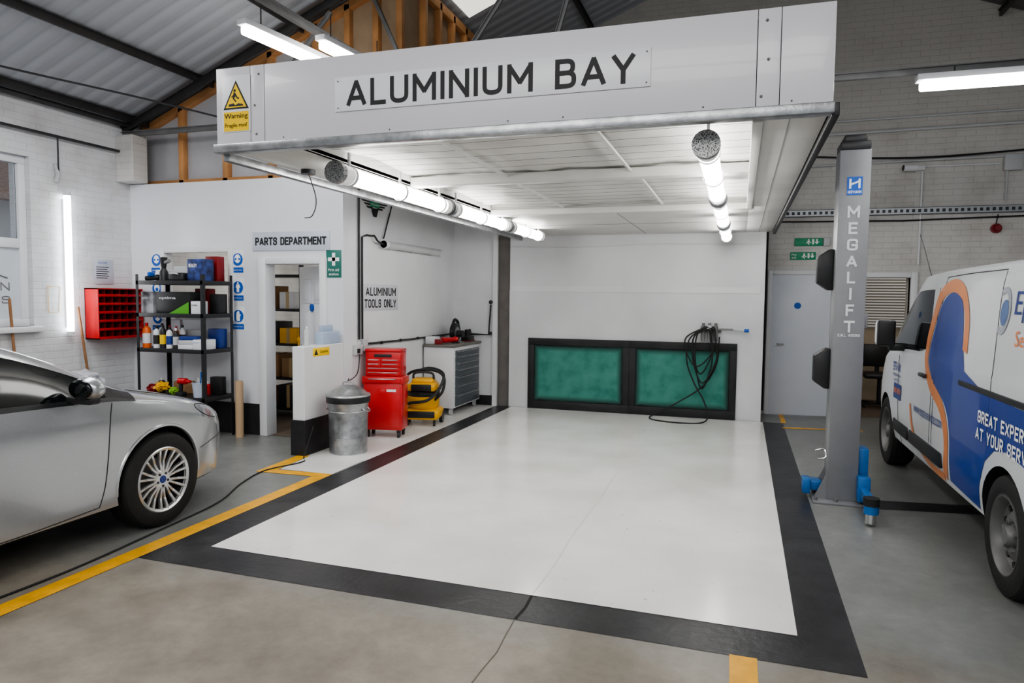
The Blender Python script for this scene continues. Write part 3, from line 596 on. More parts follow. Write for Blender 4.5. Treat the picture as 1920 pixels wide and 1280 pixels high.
P+=[(-.62,9.60,1.1),(-.66,9.58,.8),(-.55,9.52,.5),(-.42,9.47,.28),(-.36,9.38,.08),(-.45,9.28,.014),(-.7,9.20,.013),(-1.0,9.28,.013),(-1.12,9.45,.014),(-1.05,9.56,.06),(-.8,9.60,.2),(-.45,9.61,.45),(-.28,9.62,.75),(-.25,9.65,1.12)]
b.tube(P,.010,6,7)
tag(b.obj('air_hose',RUB),'coiled black rubber air hose hung from the regulator','hose')
# ------------------------------------------------------------------ back wall fittings
x0=.48; b=B()
b.box(x0,5.5,Yr-.06,Yr-.055,2.76,2.85); b.box(x0,5.5,Yr-.06,Yr,2.76,2.765); b.box(x0,5.5,Yr-.06,Yr,2.845,2.85)
o=b.obj('cable_tray',[M('tray_steel',(.36,.38,.40),.45,.6,var=0)]); tag(o,'perforated galvanised cable tray along the brick wall','cable tray')
b=B()
for i in range(60): b.box(x0+.02+i*.07,x0+.055+i*.07,Yr-.063,Yr-.0605,2.785,2.825)
part(o,'slot',b,STEELD)
b=B(); b.tube([(.34,Yr-.02,2.78),(.34,Yr-.02,.05)],.012); tag(b.obj('electrical_conduit',BLK),'thin black vertical conduit down the brick wall','conduit')
b=B(); b.tube([(.5,Yr-.03,2.70),(2.0,Yr-.03,2.68),(5,Yr-.03,2.75)],.01); tag(b.obj('electrical_conduit',BLK),'thin dark cable run just below the tray','conduit')
for z0,z1,r_ in ((3.44,3.50,.016),(3.85,3.9,.02),(4.02,4.05,.014)):
    b=B(); b.tube([(.5,Yr-.03,z0),(5.5,Yr-.03,z1)],r_); tag(b.obj('wall_pipe',LGREY),'painted pipe running along the brick wall','pipe','painted wall pipes')
b=B(); b.tube([(.2,Yr-.05,3.62),(1.9,Yr-.05,3.50),(3.1,Yr-.05,3.52),(5,Yr-.05,3.65)],.012,6,6); tag(b.obj('wall_cable',BLK),'black cable draped along the brick wall','cable')
b=B(); b.box(3.12,3.32,Yr-.09,Yr+.002,3.28,3.48,.01); b.cyl((3.16,Yr-.05,3.28),(3.16,Yr-.05,2.9),.012); tag(b.obj('junction_box',LGREY),'grey junction box on brick wall above the van','junction box')
t=thing('alarm_siren','small red alarm beacon on the brick wall','alarm',(3.08,Yr,2.56))
b=B(); b.cyl((0,0,0),(0,-.05,0),.06); b.cyl((0,-.05,0),(0,-.11,0),.045,.03); part(t,'beacon',b,DRED); b=B(); b.tube([(0,-.01,.05),(.02,-.01,.18)],.008); part(t,'cable',b,BLK)
t=thing('security_camera','white bullet camera on a wall bracket','camera',(2.1,Yr,3.36))
b=B(); b.cyl((-.12,-.10,0),(.04,-.08,.0),.045); b.box(-.02,.14,-.06,0,-.03,.03,.005); part(t,'body',b,WHITE); b=B(); b.cyl((-.125,-.101,0),(-.12,-.10,0),.035); part(t,'lens',b,BLK)
b=B(); b.tube([(2.22,Yr-.02,3.32),(2.22,Yr-.02,2.1)],.014); b.tube([(2.22,Yr-.02,3.38),(3.1,Yr-.02,3.38)],.012); tag(b.obj('wall_conduit',WHITE),'white painted conduit below the security camera','conduit')
for (x,z,w,txt) in [(.69,2.365,.36,0),(.64,2.175,.33,1)]:
    s=panel('exit_sign','green running man fire exit light box on the wall' if not txt else 'flat green fire exit sign with running man','sign',(x,Yr,z),*FX,w,.105,GREEN,th=.03 if not txt else .008,group='fire exit signs'); f=.033 if not txt else .010
    shape_on(s,[circ(.18,.082,.010,10),[(.165,.07),(.19,.072),(.20,.05),(.215,.045),(.21,.036),(.19,.042),(.185,.055),(.178,.045),(.195,.02),(.18,.015),(.165,.04),(.15,.03),(.145,.038),(.165,.052)],[(.225,.02),(.25,.02),(.25,.09),(.225,.09)]],(0,0,0),*FX,WINK,f,'running_man')
    shape_on(s,[[(.275,.09),(.295,.09),(.295,.055),(.315,.055),(.285,.02),(.255,.055),(.275,.055)]],(0,0,0),*FX,WINK,f+.001,'arrow')
    if txt: text_on(s,'Fire',(0,0,0),*FX,.02,.058,.06,.03,WINK,.01,f); text_on(s,'exit',(0,0,0),*FX,.02,.018,.06,.03,WINK,.01,f)
b=B(); b.box(1.06,1.14,Yr-.05,Yr,2.36,2.47,.006); tag(b.obj('emergency_light',LGREY),'small grey fitting beside the exit sign','light fitting')
t=thing('venetian_blind','white venetian blind in the office window','blind',(2.25,12.58,1.2))
b=B()
for i in range(22): b.box(-.35,.35,-.03,0,i*.045,i*.045+.022)
o=part(t,'slats',b,M('blind_white',(.6,.62,.65),.5,emit=.15,var=0)); b=B(); b.box(-.37,.37,-.05,0,.99,1.05,.005); part(t,'headrail',b,WHITE)
t=thing('office_chair','black office chair beyond the doorway','chair',(2.05,11.8,0))
b=B(); b.box(-.24,.24,-.24,.24,.45,.53,.03); part(t,'seat',b,BLK); b=B(); b.box(-.22,.22,.2,.26,.6,.95,.03); part(t,'backrest',b,BLK)
b=B(); b.cyl((0,0,.08),(0,0,.46),.03)
for i in range(5): a=i*1.2566; b.box(0,.28,-.02,.02,.05,.08,.005,mat=Matrix.Rotation(a,4,'Z')); b.sph((.27*math.cos(a),.27*math.sin(a),.03),.03,sub=2)
b.box(-.03,.03,.0,.26,.44,.46); b.box(-.03,.03,.22,.26,.45,.7); part(t,'base',b,BLK)
# ------------------------------------------------------------------ lift
t=thing('vehicle_lift_post','grey two-post lift column with blue arms and black guards','vehicle lift',(.82,6.16,0))
b=B(); b.prism([(-.112,-.11,.02),(.112,-.11,.02),(.112,.13,.02),(.08,.16,.02),(-.08,.16,.02),(-.112,.13,.02)],(0,0,2.77),.006); part(t,'column',b,LIFTG)
b=B(); b.box(-.108,.108,-.105,.14,2.79,2.86,.012); b.box(-.08,.08,-.09,.11,2.85,2.91,.012); part(t,'top_cap',b,BLK)
b=B(); b.box(-.22,.24,-.20,.24,0,.02,.004)
for sx in (-1,1):
    b.prism([(sx*.112,-.10,.02),(sx*.21,-.10,.02),(sx*.112,-.10,.24)],(0,.012,0)); b.prism([(sx*.112,.10,.02),(sx*.21,.10,.02),(sx*.112,.10,.24)],(0,.012,0))
part(t,'base_plate',b,LIFTG)
b=B()
for x,y in [(-.2,-.16),(.2,-.16),(-.05,-.16),(-.2,.18),(.22,.18)]: b.cyl((x,y,.02),(x,y,.045),.016,seg=6)
part(t,'base_bolt',b,STEELG)
b=B()
for z0 in (.90,1.70): b.prism([(-.112,.0,z0),(-.15,.0,z0),(-.235,0,z0+.06),(-.235,0,z0+.27),(-.15,0,z0+.33),(-.112,0,z0+.33)],(0,.12,0),.01)
part(t,'door_guard',b,BLK,'black rubber door guard')
b=B(); b.box(.115,.19,-.06,.10,.05,.44,.008); b.box(.13,.18,-.12,.55,.10,.20,.01); b.box(.14,.24,.40,.50,.05,.30,.01); part(t,'lifting_arm',b,LIFTB)
b=B(); b.box(-.23,-.14,-.02,.12,.06,.14,.01); b.box(-.29,-.23,-.06,.08,.04,.16,.008); part(t,'lifting_arm',b,LIFTB)
b=B(); b.box(.115,.175,-.66,-.06,.08,.16,.012); b.box(.10,.19,-.20,-.10,.04,.24,.01); b.cyl((.12,-.66,.09),(.12,-.66,.15),.05); part(t,'lifting_arm',b,LIFTB)
b=B(); b.cyl((.12,-.66,.15),(.12,-.66,.205),.055); part(t,'lifting_pad',b,RUB)
b=B(); b.cyl((.12,-.66,.02),(.12,-.66,.09),.038); part(t,'pad_screw',b,CHROME)
b=B(); b.tube([(-.20,-.05,.40),(-.14,-.08,.42),(-.13,-.10,.36),(-.19,-.1,.34)],.007,6,5); part(t,'lock_lever',b,CHROME)
b=B(); b.box(.112,.14,-.06,.06,1.40,1.52,.005); part(t,'switch_box',b,LIFTG)
LET=M('pale_grey_lettering',(.62,.63,.64),.5,var=0)
for i,ch in enumerate('MEGALIFT'):
    w={'M':.088,'I':.018,'L':.06,'F':.06,'E':.065}.get(ch,.078)
    text_on(t,ch,(0,-.112,0),*FX,-w/2,2.265-i*.128,w if ch!='I' else None,.092,LET,t=.19,off=.002,name='letter')
text_on(t,'S.W.L. 4000KG',(0,-.112,0),*FX,-.08,1.335,.16,.022,WINK,off=.002)
shape_on(t,[(-.055,2.44),(.055,2.44),(.055,2.58),(-.055,2.58)],(0,-.112,0),*FX,BLUE,.002,'badge')
shape_on(t,[[(-.040,2.49),(-.025,2.49),(-.025,2.565),(-.040,2.565)],[(.025,2.49),(.040,2.49),(.040,2.565),(.025,2.565)],[(-.025,2.515),(.025,2.535),(.025,2.55),(-.025,2.53)]],(0,-.112,0),*FX,WINK,.003,'badge_mark')
text_on(t,'HOFMANN',(0,-.112,0),*FX,-.048,2.452,.096,.022,WINK,off=.003)
# ------------------------------------------------------------------ vehicles
def loft(stations,matfn,cut,cutmat_idx,nmats,crease):
    bm=bmesh.new(); rings=[]; cl=bm.edges.layers.float.new('crease_edge')
    for y,P in stations:
        n=len(P); full=[(x,z) for x,z in P]+[(-x,z) for x,z in P[-2:0:-1]]
        rings.append([bm.verts.new((x,y,z)) for x,z in full])
    N=len(rings[0]); n=len(stations[0][1])
    for i,(a,c) in enumerate(zip(rings,rings[1:])):
        for k_ in range(N):
            f=bm.faces.new((a[k_],a[(k_+1)%N],c[(k_+1)%N],c[k_]))
            rr=k_ if k_<n-1 else N-1-k_
            f.material_index=matfn(i,rr)
    for i,(a,c) in enumerate(zip(rings,rings[1:])):
        for rk,(i0,i1,val) in crease.items():
            if i0<=i<i1:
                for k_ in {rk,(N-rk)%N}:
                    e=bm.edges.get((a[k_],c[k_]))
                    if e: e[cl]=val
    for r_ in (rings[0],rings[-1][::-1]):
        h=len(r_)
        for j in range(1,n-1):
            a,bb=(r_[j],r_[(h-j)%h]); a0,b0=(r_[j-1],r_[(h-j+1)%h])
            vs=[a0,a,bb,b0] if a0!=b0 else [a0,a,bb]
            bm.faces.new(vs)
        bm.faces.new([r_[n-2],r_[n-1],r_[(h-n+2)%h]])
    bmesh.ops.recalc_face_normals(bm,faces=bm.faces)
    me=bpy.data.meshes.new('tmp'); bm.to_mesh(me); bm.free()
    dm=[bpy.data.materials.new('d%d'%i) for i in range(nmats)]
    for m in dm: me.materials.append(m)
    o=bpy.data.objects.new('tmp',me); COL.objects.link(o)
    sm=o.modifiers.new('s','SUBSURF'); sm.levels=2; sm.render_levels=2
    cb=B()
    for (x0,x1,y,z,r_) in cut: cb.cyl((x0,y,z),(x1,y,z),r_,seg=40)
    cme=bpy.data.meshes.new('c'); cb.bm.to_mesh(cme); cme.materials.append(dm[cutmat_idx])
    c=bpy.data.objects.new('c',cme); COL.objects.link(c)
    bo=o.modifiers.new('b','BOOLEAN'); bo.operation='DIFFERENCE'; bo.solver='EXACT'; bo.object=c
    try: bo.material_mode='TRANSFER'
    except Exception: pass
    bpy.context.view_layer.update()
    res=bpy.data.meshes.new_from_object(o.evaluated_get(bpy.context.evaluated_depsgraph_get()))
    names=[m.name if m else '' for m in res.materials]
    out=bmesh.new(); out.from_mesh(res)
    idx={i:(int(nm[1:].split('.')[0]) if nm.startswith('d') else 0) for i,nm in enumerate(names)}
    for f in out.faces: f.material_index=idx.get(f.material_index,0)
    bpy.data.objects.remove(o); bpy.data.objects.remove(c)
    for m in dm: bpy.data.materials.remove(m)
    return out
def split(parent,bm,spec):
    for mi,(nm,mat,lab) in spec.items():
        t=bm.copy(); bmesh.ops.delete(t,geom=[f for f in t.faces if f.material_index!=mi],context='FACES')
        if not t.faces: t.free(); continue
        b=B(); b.bm.free(); b.bm=t
        for f in t.faces: f.material_index=0
        part(parent,nm,b,mat,lab,ang=.5)
def wheel(parent,x,y,R,side,style):
    rot=Matrix.Translation((x,y,R))@Matrix.Rotation(math.pi/2*side,4,'Y')
    b=B(); b.lathe([(R*.64,.07),(R*.66,.10),(R*.72,.108),(R*.86,.112),(R*.96,.10),(R*.995,.078),(R,.05),(R*.985,.045),(R,.04),(R,.005),(R*.985,0),(R,-.005),(R,-.04),(R*.985,-.045),(R,-.05),(R*.995,-.078),(R*.9,-.11),(R*.66,-.10),(R*.64,-.07)],56,rot)
    w=part(parent,'wheel',b,RUB,'black rubber tyre on rim')
    b=B(); b.lathe([(R*.70,.100),(R*.66,.107),(R*.62,.098),(R*.60,.06),(R*.58,-.08),(R*.3,-.08),(.01,-.08)],48,rot)
    part(w,'rim_barrel',b,DALLOY)
    if style=='alloy':
        b=B(); b.lathe([(R*.705,.101),(R*.67,.110),(R*.625,.102),(R*.61,.085)],48,rot)
        n=10
        for i in range(n):
            for dd in (-.10,.10):
                a0=2*math.pi*i/n; a1=a0+dd*1.35
                p0=V((.055*math.cos(a0+dd),.055*math.sin(a0+dd),.085)); p1=V((R*.64*math.cos(a1),R*.64*math.sin(a1),.100)); pm=(p0+p1)/2; pm.z=.082
                for q0,q1 in ((p0,pm),(pm,p1)):
                    d=q1-q0; m=rot@Matrix.Translation(q0)@d.to_track_quat('X','Z').to_matrix().to_4x4()
                    b.box(0,d.length+.003,-.0085,.0085,-.02,.006,.003,mat=m)
        b.lathe([(.0,.09),(.06,.09),(.07,.082),(.07,.05)],32,rot); part(w,'alloy_spokes',b,ALLOY,'bright multi-spoke alloy')
        b=B(); b.lathe([(0,.095),(.026,.094),(.028,.088)],24,rot); part(w,'centre_cap',b,NAVY)
        b=B()
        for i in range(5): a=2*math.pi*i/5; b.lathe([(0,.095),(.009,.094),(.01,.085)],10,rot@Matrix.Translation((.046*math.cos(a),.046*math.sin(a),0)))
        part(w,'wheel_nut',b,STEELD)
        b=B(); b.lathe([(.0,.0),(.14,.0),(.14,-.02),(0,-.02)],32,rot); part(w,'brake_disc',b,STEELG)
    else:
        b=B(); b.lathe([(R*.69,.101),(R*.64,.106),(R*.60,.09),(R*.56,.05),(R*.46,.03),(R*.38,.06),(R*.28,.07),(R*.22,.05),(.0,.05)],48,rot); part(w,'steel_disc',b,M('steel_wheel',(.17,.17,.168),.45,.4,var=.15))
        b=B()
        for i in range(10): a=2*math.pi*i/10; b.lathe([(0,.052),(.018,.052),(.02,.03)],12,rot@Matrix.Translation((R*.48*math.cos(a),R*.48*math.sin(a),0)))
        part(w,'vent_hole',b,BLK)
        b=B(); b.lathe([(0,.10),(.045,.10),(.055,.085),(.06,.05)],24,rot)
        for i in range(5): a=2*math.pi*i/5; b.lathe([(0,.085),(.012,.085),(.014,.05)],8,rot@Matrix.Translation((.085*math.cos(a),.085*math.sin(a),0)))
        part(w,'hub',b,STEELG)
    return w
# ---- car
car=thing('silver_hatchback_car','silver hatchback car with multi-spoke alloy wheels, parked','car',(-4.67,3.80,0))
def cs(y,hw,zb,zl,zm,top): return (y,[(0,zb),(hw*.82,zb),(hw*.965,zb+.07),(hw*.975,zl),(hw,zm)]+top)
ST=[
(.90,[(0,.30),(.30,.30),(.42,.32),(.46,.42),(.46,.50),(.44,.56),(.42,.58),(.39,.595),(.35,.605),(.28,.61),(.16,.615),(0,.62)]),
(.84,[(0,.20),(.50,.20),(.62,.24),(.66,.40),(.66,.54),(.63,.62),(.60,.65),(.56,.665),(.50,.675),(.42,.685),(.24,.695),(0,.70)]),
cs(.66,.81,.17,.40,.62,[(.775,.71),(.74,.735),(.69,.75),(.61,.762),(.50,.775),(.28,.788),(0,.792)]),
cs(.36,.885,.17,.45,.73,[(.858,.81),(.82,.835),(.76,.85),(.68,.862),(.54,.875),(.3,.888),(0,.892)]),
cs(.0,.908,.17,.50,.80,[(.888,.885),(.855,.91),(.80,.922),(.72,.932),(.58,.945),(.32,.958),(0,.962)]),
cs(-.22,.905,.17,.42,.80,[(.885,.905),(.87,.935),(.83,.958),(.775,.978),(.66,1.0),(.34,1.025),(0,1.03)]),
cs(-.40,.905,.17,.40,.80,[(.885,.935),(.875,.955),(.82,1.02),(.768,1.05),(.68,1.075),(.35,1.105),(0,1.115)]),
cs(-.75,.907,.17,.40,.81,[(.886,.950),(.878,.968),(.770,1.18),(.715,1.225),(.64,1.25),(.34,1.28),(0,1.29)]),
cs(-1.10,.908,.17,.40,.82,[(.887,.960),(.880,.978),(.728,1.30),(.672,1.35),(.60,1.37),(.33,1.40),(0,1.41)]),
cs(-1.45,.91,.17,.40,.83,[(.89,.970),(.882,.988),(.705,1.36),(.645,1.415),(.57,1.435),(.31,1.46),(0,1.468)]),
cs(-2.3,.91,.17,.42,.84,[(.89,.990),(.882,1.008),(.69,1.365),(.63,1.425),(.56,1.45),(.3,1.475),(0,1.482)]),
cs(-2.95,.905,.17,.46,.86,[(.885,1.02),(.865,1.04),(.68,1.31),(.62,1.375),(.55,1.40),(.3,1.425),(0,1.43)]),
cs(-3.30,.87,.20,.42,.84,[(.85,.98),(.82,1.01),(.70,1.12),(.63,1.17),(.55,1.19),(.3,1.20),(0,1.205)]),
(-3.50,[(0,.28),(.55,.28),(.70,.32),(.74,.42),(.72,.70),(.68,.84),(.66,.86),(.62,.875),(.56,.885),(.48,.89),(.26,.895),(0,.90)]),
]
def cm(i,r):
    if r in (0,1): return 1
    if r==6 and 6<=i<=10: return 2
    if r in (9,10) and 5<=i<=8: return 3
    if r==5 and 5<=i<=10: return 5
    if r==6 and i==5: return 5
    if (r in (4,5) and i==2) or (r==5 and i==1): return 4
    return 0
cuts=[]
for y in (0,-2.65):
    for s_ in (1,-1): cuts.append((s_*.58,s_*1.2,y,.335,.368))
bm=loft(ST,cm,cuts,1,6,{4:(2,13,.95),5:(1,12,.7),2:(1,13,.6),8:(5,11,.6),9:(5,9,.4),3:(4,11,.6),6:(5,11,.5),7:(5,11,.5)})
bvh=BVHTree.FromBMesh(bm)
split(car,bm,{0:('body_shell',SILVER,None),1:('lower_cladding',BLK,'black sill and arch liner'),2:('side_window',GLASSD,'dark side glass'),3:('windscreen',GLASSD,'dark windscreen'),4:('headlight',M('headlight_lens',(.30,.32,.34),.10,.4,var=.6,scale=25,coat=.6),'clear headlight lens'),5:('window_trim',BLK,'black window trim')}); bm.free()
def hug(bv,y,z,side,off=.002):
    h=bv.ray_cast(V((side*3,y,z)),V((-side,0,0)))
    return V((h[0].x+side*off,y,z)) if h[0] else V((side*.9,y,z))
for side in (1,-1):
    b=B()
    for P in [[(-.40,.92),(-.43,.80),(-.44,.6),(-.46,.4),(-.50,.27)],[(-.50,.27),(-1.0,.25),(-1.55,.25)],[(-1.58,.93),(-1.60,.6),(-1.60,.3)],[(.70,.52),(.55,.50),(.40,.47)],[(.62,.66),(.48,.70),(.38,.75),(.34,.80),(.42,.795),(.55,.765),(.66,.725)]]:
        pts=cr([(0,y,z) for y,z in P],5); b.tube([hug(bvh,p.y,p.z,side,0) for p in pts],.0038,5)
    part(car,'door_seam',b,BLK)
    for y0 in (0,-2.65):
        b=B(); pts=[hug(bvh,y0+.374*math.cos(a),.335+.374*math.sin(a),side,-.006) for a in [math.radians(-5+i*190/28) for i in range(29)]]
        b.tube(pts,.014,6); part(car,'arch_lip',b,SILVER)
b=B()
def top(x,y):
    h=bvh.ray_cast(V((x,y,3)),V((0,0,-1))); return V((x,y,(h[0].z if h[0] else .9)+.0005))
for sd in (1,-1):
    b.tube([top(sd*(.76-.10*k_/12-(.05 if k_>9 else 0)),-.18+k_*.075) for k_ in range(12)],.0032,5)
b.tube([top(-.66+1.32*k_/16,.70-.03*abs(k_-8)/8) for k_ in range(17)],.0032,5)
part(car,'bonnet_seam',b,BLK)
b=B(); b.box(.885,.93,-1.48,-1.28,.84,.865,.008); part(car,'door_handle',b,SILVER)
for x in (.795,-.795):
    for y in (0,-2.65): wheel(car,x,y,.328,1 if x>0 else -1,'alloy')
for sd in (1,-1):
    b=B(); b.sph((sd*1.00,-.66,1.05),.108,.07,.074,noise=.06); o=part(car,'door_mirror',b,SILVER,'silver door mirror')
    b=B(); b.box(min(sd*.84,sd*1.05),max(sd*.84,sd*1.05),-.70,-.62,.955,.995,.012); part(o,'mirror_housing',b,BLK,'black mirror arm')
    b=B(); b.sph((sd*1.00,-.715,1.05),.090,.022,.058); part(o,'mirror_glass',b,GLASSD)
b=B(); b.box(-.40,.40,.845,.90,.40,.56,.02); part(car,'front_grille',b,BLK)
b=B(); b.box(-.26,.26,.89,.91,.44,.55,.004); part(car,'number_plate',b,SIGNW)
b=B(); b.tube([(.55,-.20,1.02),(.1,-.30,1.085),(-.2,-.33,1.10)],.008,5); part(car,'wiper',b,BLK)
# ---- van
VX,VY=2.39,7.74
van=thing('white_panel_van','white panel van with blue and orange swoosh graphics','van',(VX,VY,0))
def vs(y,hw,zb,top): return (y,[(0,zb),(hw*.86,zb),(hw*.965,zb+.07),(hw,.52),(hw*.998,.86)]+[(x,z-.06*max(0,min(1,(z-1.3)/.4))) for x,z in top])
VS=[
(.98,[(0,.36),(.35,.36),(.50,.38),(.56,.48),(.56,.60),(.54,.70),(.52,.73),(.48,.76),(.42,.78),(.33,.79),(.18,.80),(0,.80)]),
(.90,[(0,.28),(.60,.28),(.74,.32),(.79,.48),(.78,.66),(.74,.80),(.71,.84),(.67,.87),(.60,.89),(.48,.905),(.26,.915),(0,.92)]),
vs(.62,.93,.26,[(.89,.97),(.87,1.0),(.83,1.02),(.76,1.035),(.6,1.055),(.33,1.07),(0,1.075)]),
vs(.22,.975,.26,[(.96,1.07),(.945,1.10),(.91,1.13),(.85,1.16),(.71,1.19),(.37,1.215),(0,1.22)]),
vs(-.12,.985,.26,[(.975,1.11),(.965,1.14),(.925,1.30),(.885,1.37),(.77,1.41),(.4,1.44),(0,1.45)]),
vs(-.50,.99,.26,[(.98,1.14),(.97,1.17),(.92,1.54),(.88,1.64),(.76,1.70),(.4,1.73),(0,1.74)]),
vs(-.95,.99,.26,[(.983,1.16),(.976,1.19),(.935,1.76),(.895,1.87),(.77,1.92),(.4,1.95),(0,1.96)]),
vs(-1.10,.99,.26,[(.983,1.16),(.977,1.19),(.945,1.78),(.905,1.89),(.78,1.935),(.4,1.97),(0,1.975)]),
vs(-1.60,.99,.26,[(.984,1.17),(.978,1.20),(.95,1.78),(.91,1.90),(.79,1.94),(.4,1.975),(0,1.98)]),
vs(-1.75,.99,.26,[(.984,1.17),(.978,1.20),(.95,1.78),(.91,1.90),(.79,1.94),(.4,1.975),(0,1.98)]),
vs(-3.0,.99,.26,[(.984,1.17),(.978,1.20),(.95,1.78),(.91,1.90),(.79,1.945),(.4,1.98),(0,1.985)]),
vs(-4.25,.985,.28,[(.98,1.17),(.97,1.20),(.94,1.77),(.90,1.89),(.78,1.93),(.4,1.96),(0,1.97)]),
(-4.38,[(0,.34),(.80,.34),(.90,.38),(.93,.52),(.93,.86),(.92,1.17),(.915,1.2),(.88,1.66),(.84,1.75),(.72,1.80),(.38,1.83),(0,1.84)]),
]
def vm(i,r):
    if r in (0,1): return 1
    if r==6 and 4<=i<=7: return 2
    if r in (9,10) and 3<=i<=5: return 3
    if r in (4,5) and i==1: return 4
    return 0
cuts=[]
for y in (0,-3.30):
    for s_ in (1,-1): cuts.append((s_*.62,s_*1.3,y,.34,.372))
bm=loft(VS,vm,cuts,1,5,{8:(4,12,.8),5:(2,12,.6),2:(2,12,.6),7:(4,9,.6),6:(4,8,.5),3:(2,12,.3)}); vb=BVHTree.FromBMesh(bm)
split(van,bm,{0:('body_shell',VWHITE,None),1:('lower_cladding',BLK,'black underbody and arch liner'),2:('side_window',GLASSD,'dark cab window'),3:('windscreen',GLASSD,None),4:('headlight',M('van_headlight',(.3,.3,.32),.1,.2,var=.2,coat=1),None)}); bm.free()
for x in (.865,-.865):
    for y in (0,-3.30): wheel(van,x,y,.335,1 if x>0 else -1,'steel')
def hv(p,off): return hug(vb,p.y,p.z,-1,off)
sh=lambda Y,z:(Y+.19*max(0,(z-1.1)/.65),z-.03*max(0,(z-1.1)/.65))
def vdecal(name,polys,mat,off,shear=False):
    b=B()
    for P in polys:
        if shear: P=[sh(*p) for p in P]
        t=bmesh.new(); t.faces.new([t.verts.new((0,Y-VY,z)) for Y,z in P])
        for zz in [.3+.04*i for i in range(42)]:
            bmesh.ops.bisect_plane(t,geom=t.verts[:]+t.edges[:]+t.faces[:],plane_co=(0,0,zz),plane_no=(0,0,1))
        for yy in [-4.3+.25*i for i in range(22)]:
            bmesh.ops.bisect_plane(t,geom=t.verts[:]+t.edges[:]+t.faces[:],plane_co=(0,yy,0),plane_no=(0,1,0))
        bmesh.ops.triangulate(t,faces=t.faces)
        for v in t.verts: v.co=hv(v.co,off)
        b.add(t)
    return part(van,name,b,mat,smooth=False)
def ribbon(P,w):
    C=cr([(0,y,z) for y,z in P],6); Lf=[];Rt=[]
    for i,p in enumerate(C):
        d=(C[min(i+1,len(C)-1)]-C[max(0,i-1)]).normalized(); nrm=V((0,-d.z,d.y))*w/2
        Lf.append(p+nrm); Rt.append(p-nrm)
    return [[(Lf[i].y,Lf[i].z),(Lf[i+1].y,Lf[i+1].z),(Rt[i+1].y,Rt[i+1].z),(Rt[i].y,Rt[i].z)] for i in range(len(C)-1)]
blob=cr([(0,5.22,1.17),(0,5.26,1.34),(0,5.28,1.60),(0,5.39,1.69),(0,5.58,1.71),(0,5.80,1.62),(0,5.95,1.45),(0,6.09,1.27),(0,6.10,1.12),(0,5.93,1.00),(0,5.66,.90),(0,5.52,.78),(0,5.46,.6),(0,5.48,.38)],6)
blue=[(p.y,p.z) for p in blob]+[(4.86,.36),(4.83,.50),(4.74,.68),(4.60,.77),(4.42,.80),(4.2,.78),(3.9,.74),(3.5,.74),(3.5,1.06),(4.31,1.06),(4.9,1.09)]
vdecal('blue_graphic',[blue],VBLUE,.0025,True)
vdecal('orange_swoosh',ribbon([(5.22,1.30),(5.19,1.45),(5.20,1.58),(5.30,1.71),(5.54,1.765),(5.80,1.70),(6.00,1.50),(6.15,1.30),(6.18,1.12),(6.02,.98),(5.76,.88),(5.60,.75),(5.54,.58),(5.60,.38)],.10)+ribbon([(6.66,.75),(6.58,.60),(6.40,.46),(6.0,.37),(5.62,.37)],.055),VORG,.0035,True)
def vtext(body,Y,z,w,h,mat,bold=0,off=.005,tilt=0,t=None):
    return text_on(van,body,(0,Y-VY,z),(0,-1,0),(0,0,1),0,0,w,h,mat,bold,0,t=t,xf=lambda p,dz:hv(V((p.x,p.y,p.z+tilt*(p.y-(Y-VY)))),off+dz))
vtext('GREAT EXPERTISE',4.90,.89,.95,.075,WINK,t=.19); vtext('AT YOUR SERVICE',4.92,.785,.95,.075,WINK,t=.19)
vtext('Epta',4.50,1.51,.40,.17,NAVY,.0); vtext('Service',4.44,1.38,.40,.085,OINK)
vdecal('logo_ring',ribbon([(4.68+.10*math.cos(a),1.57+.12*math.sin(a)) for a in [math.radians(60+i*30) for i in range(9)]],.035),M('logo_silver',(.42,.45,.50),.3,.3),.004)
vdecal('logo_globe',[[(4.65+.06*math.cos(a),1.56+.075*math.sin(a)) for a in [i*math.pi/10 for i in range(20)]]],M('logo_slate_blue',(.10,.16,.32),.35,var=.2,scale=12),.005)
vtext('EPTA UK',7.42,.97,.32,.08,NAVY,t=.15); vtext('REFRIGERATION SERVICE',7.42,.92,.34,.028,NAVY); vtext('& MAINTENANCE',7.36,.875,.26,.028,NAVY)
vtext('www.epta-service.com',6.52,.68,.84,.10,NAVY,.012)
vdecal('phone_box',[[(7.34,.72),(7.02,.72),(7.02,.86),(7.34,.86)]],NAVY,.004); vtext('01482 480701',7.32,.77,.28,.05,OINK,off=.006)
for Y0,Y1,z0,z1 in [(7.30,6.72,.42,.53),(6.66,5.66,.42,.53)]:
    n_=8; A=[hv(V((0,Y0+(Y1-Y0)*i/n_-VY,(z0+z1)/2)),0).x for i in range(n_+1)]
    b=B(); b.box(min(A)-.016,max(A)+.01,Y1-VY,Y0-VY,z0,z1,.012); part(van,'side_moulding',b,BLK)
b=B(); x_=hv(V((0,-2.8,1.09)),0).x; b.box(x_-.008,x_+.01,3.55-VY,5.33-VY,1.065,1.10,.004); part(van,'door_rail',b,BLK)
b=B()
for P in [[(7.20,1.12),(7.18,.9),(7.12,.6),(7.05,.32)],[(6.06,1.72),(6.02,1.2),(6.02,.32)],[(5.95,1.80),(5.95,1.2),(5.95,.32)],[(4.75,1.80),(4.72,1.15),(4.75,.80)],[(5.95,1.80),(5.4,1.81),(4.75,1.81)]]:
    pts=cr([(0,y-VY,z) for y,z in P],6); b.tube([hv(p,0) for p in pts],.0035,5)
part(van,'door_seam',b,STEELD)
b=B(); x_=hv(V((0,6.30-VY,1.03)),0).x; b.box(x_-.03,x_,6.16-VY,6.34-VY,1.02,1.05,.008); part(van,'door_handle',b,BLK)
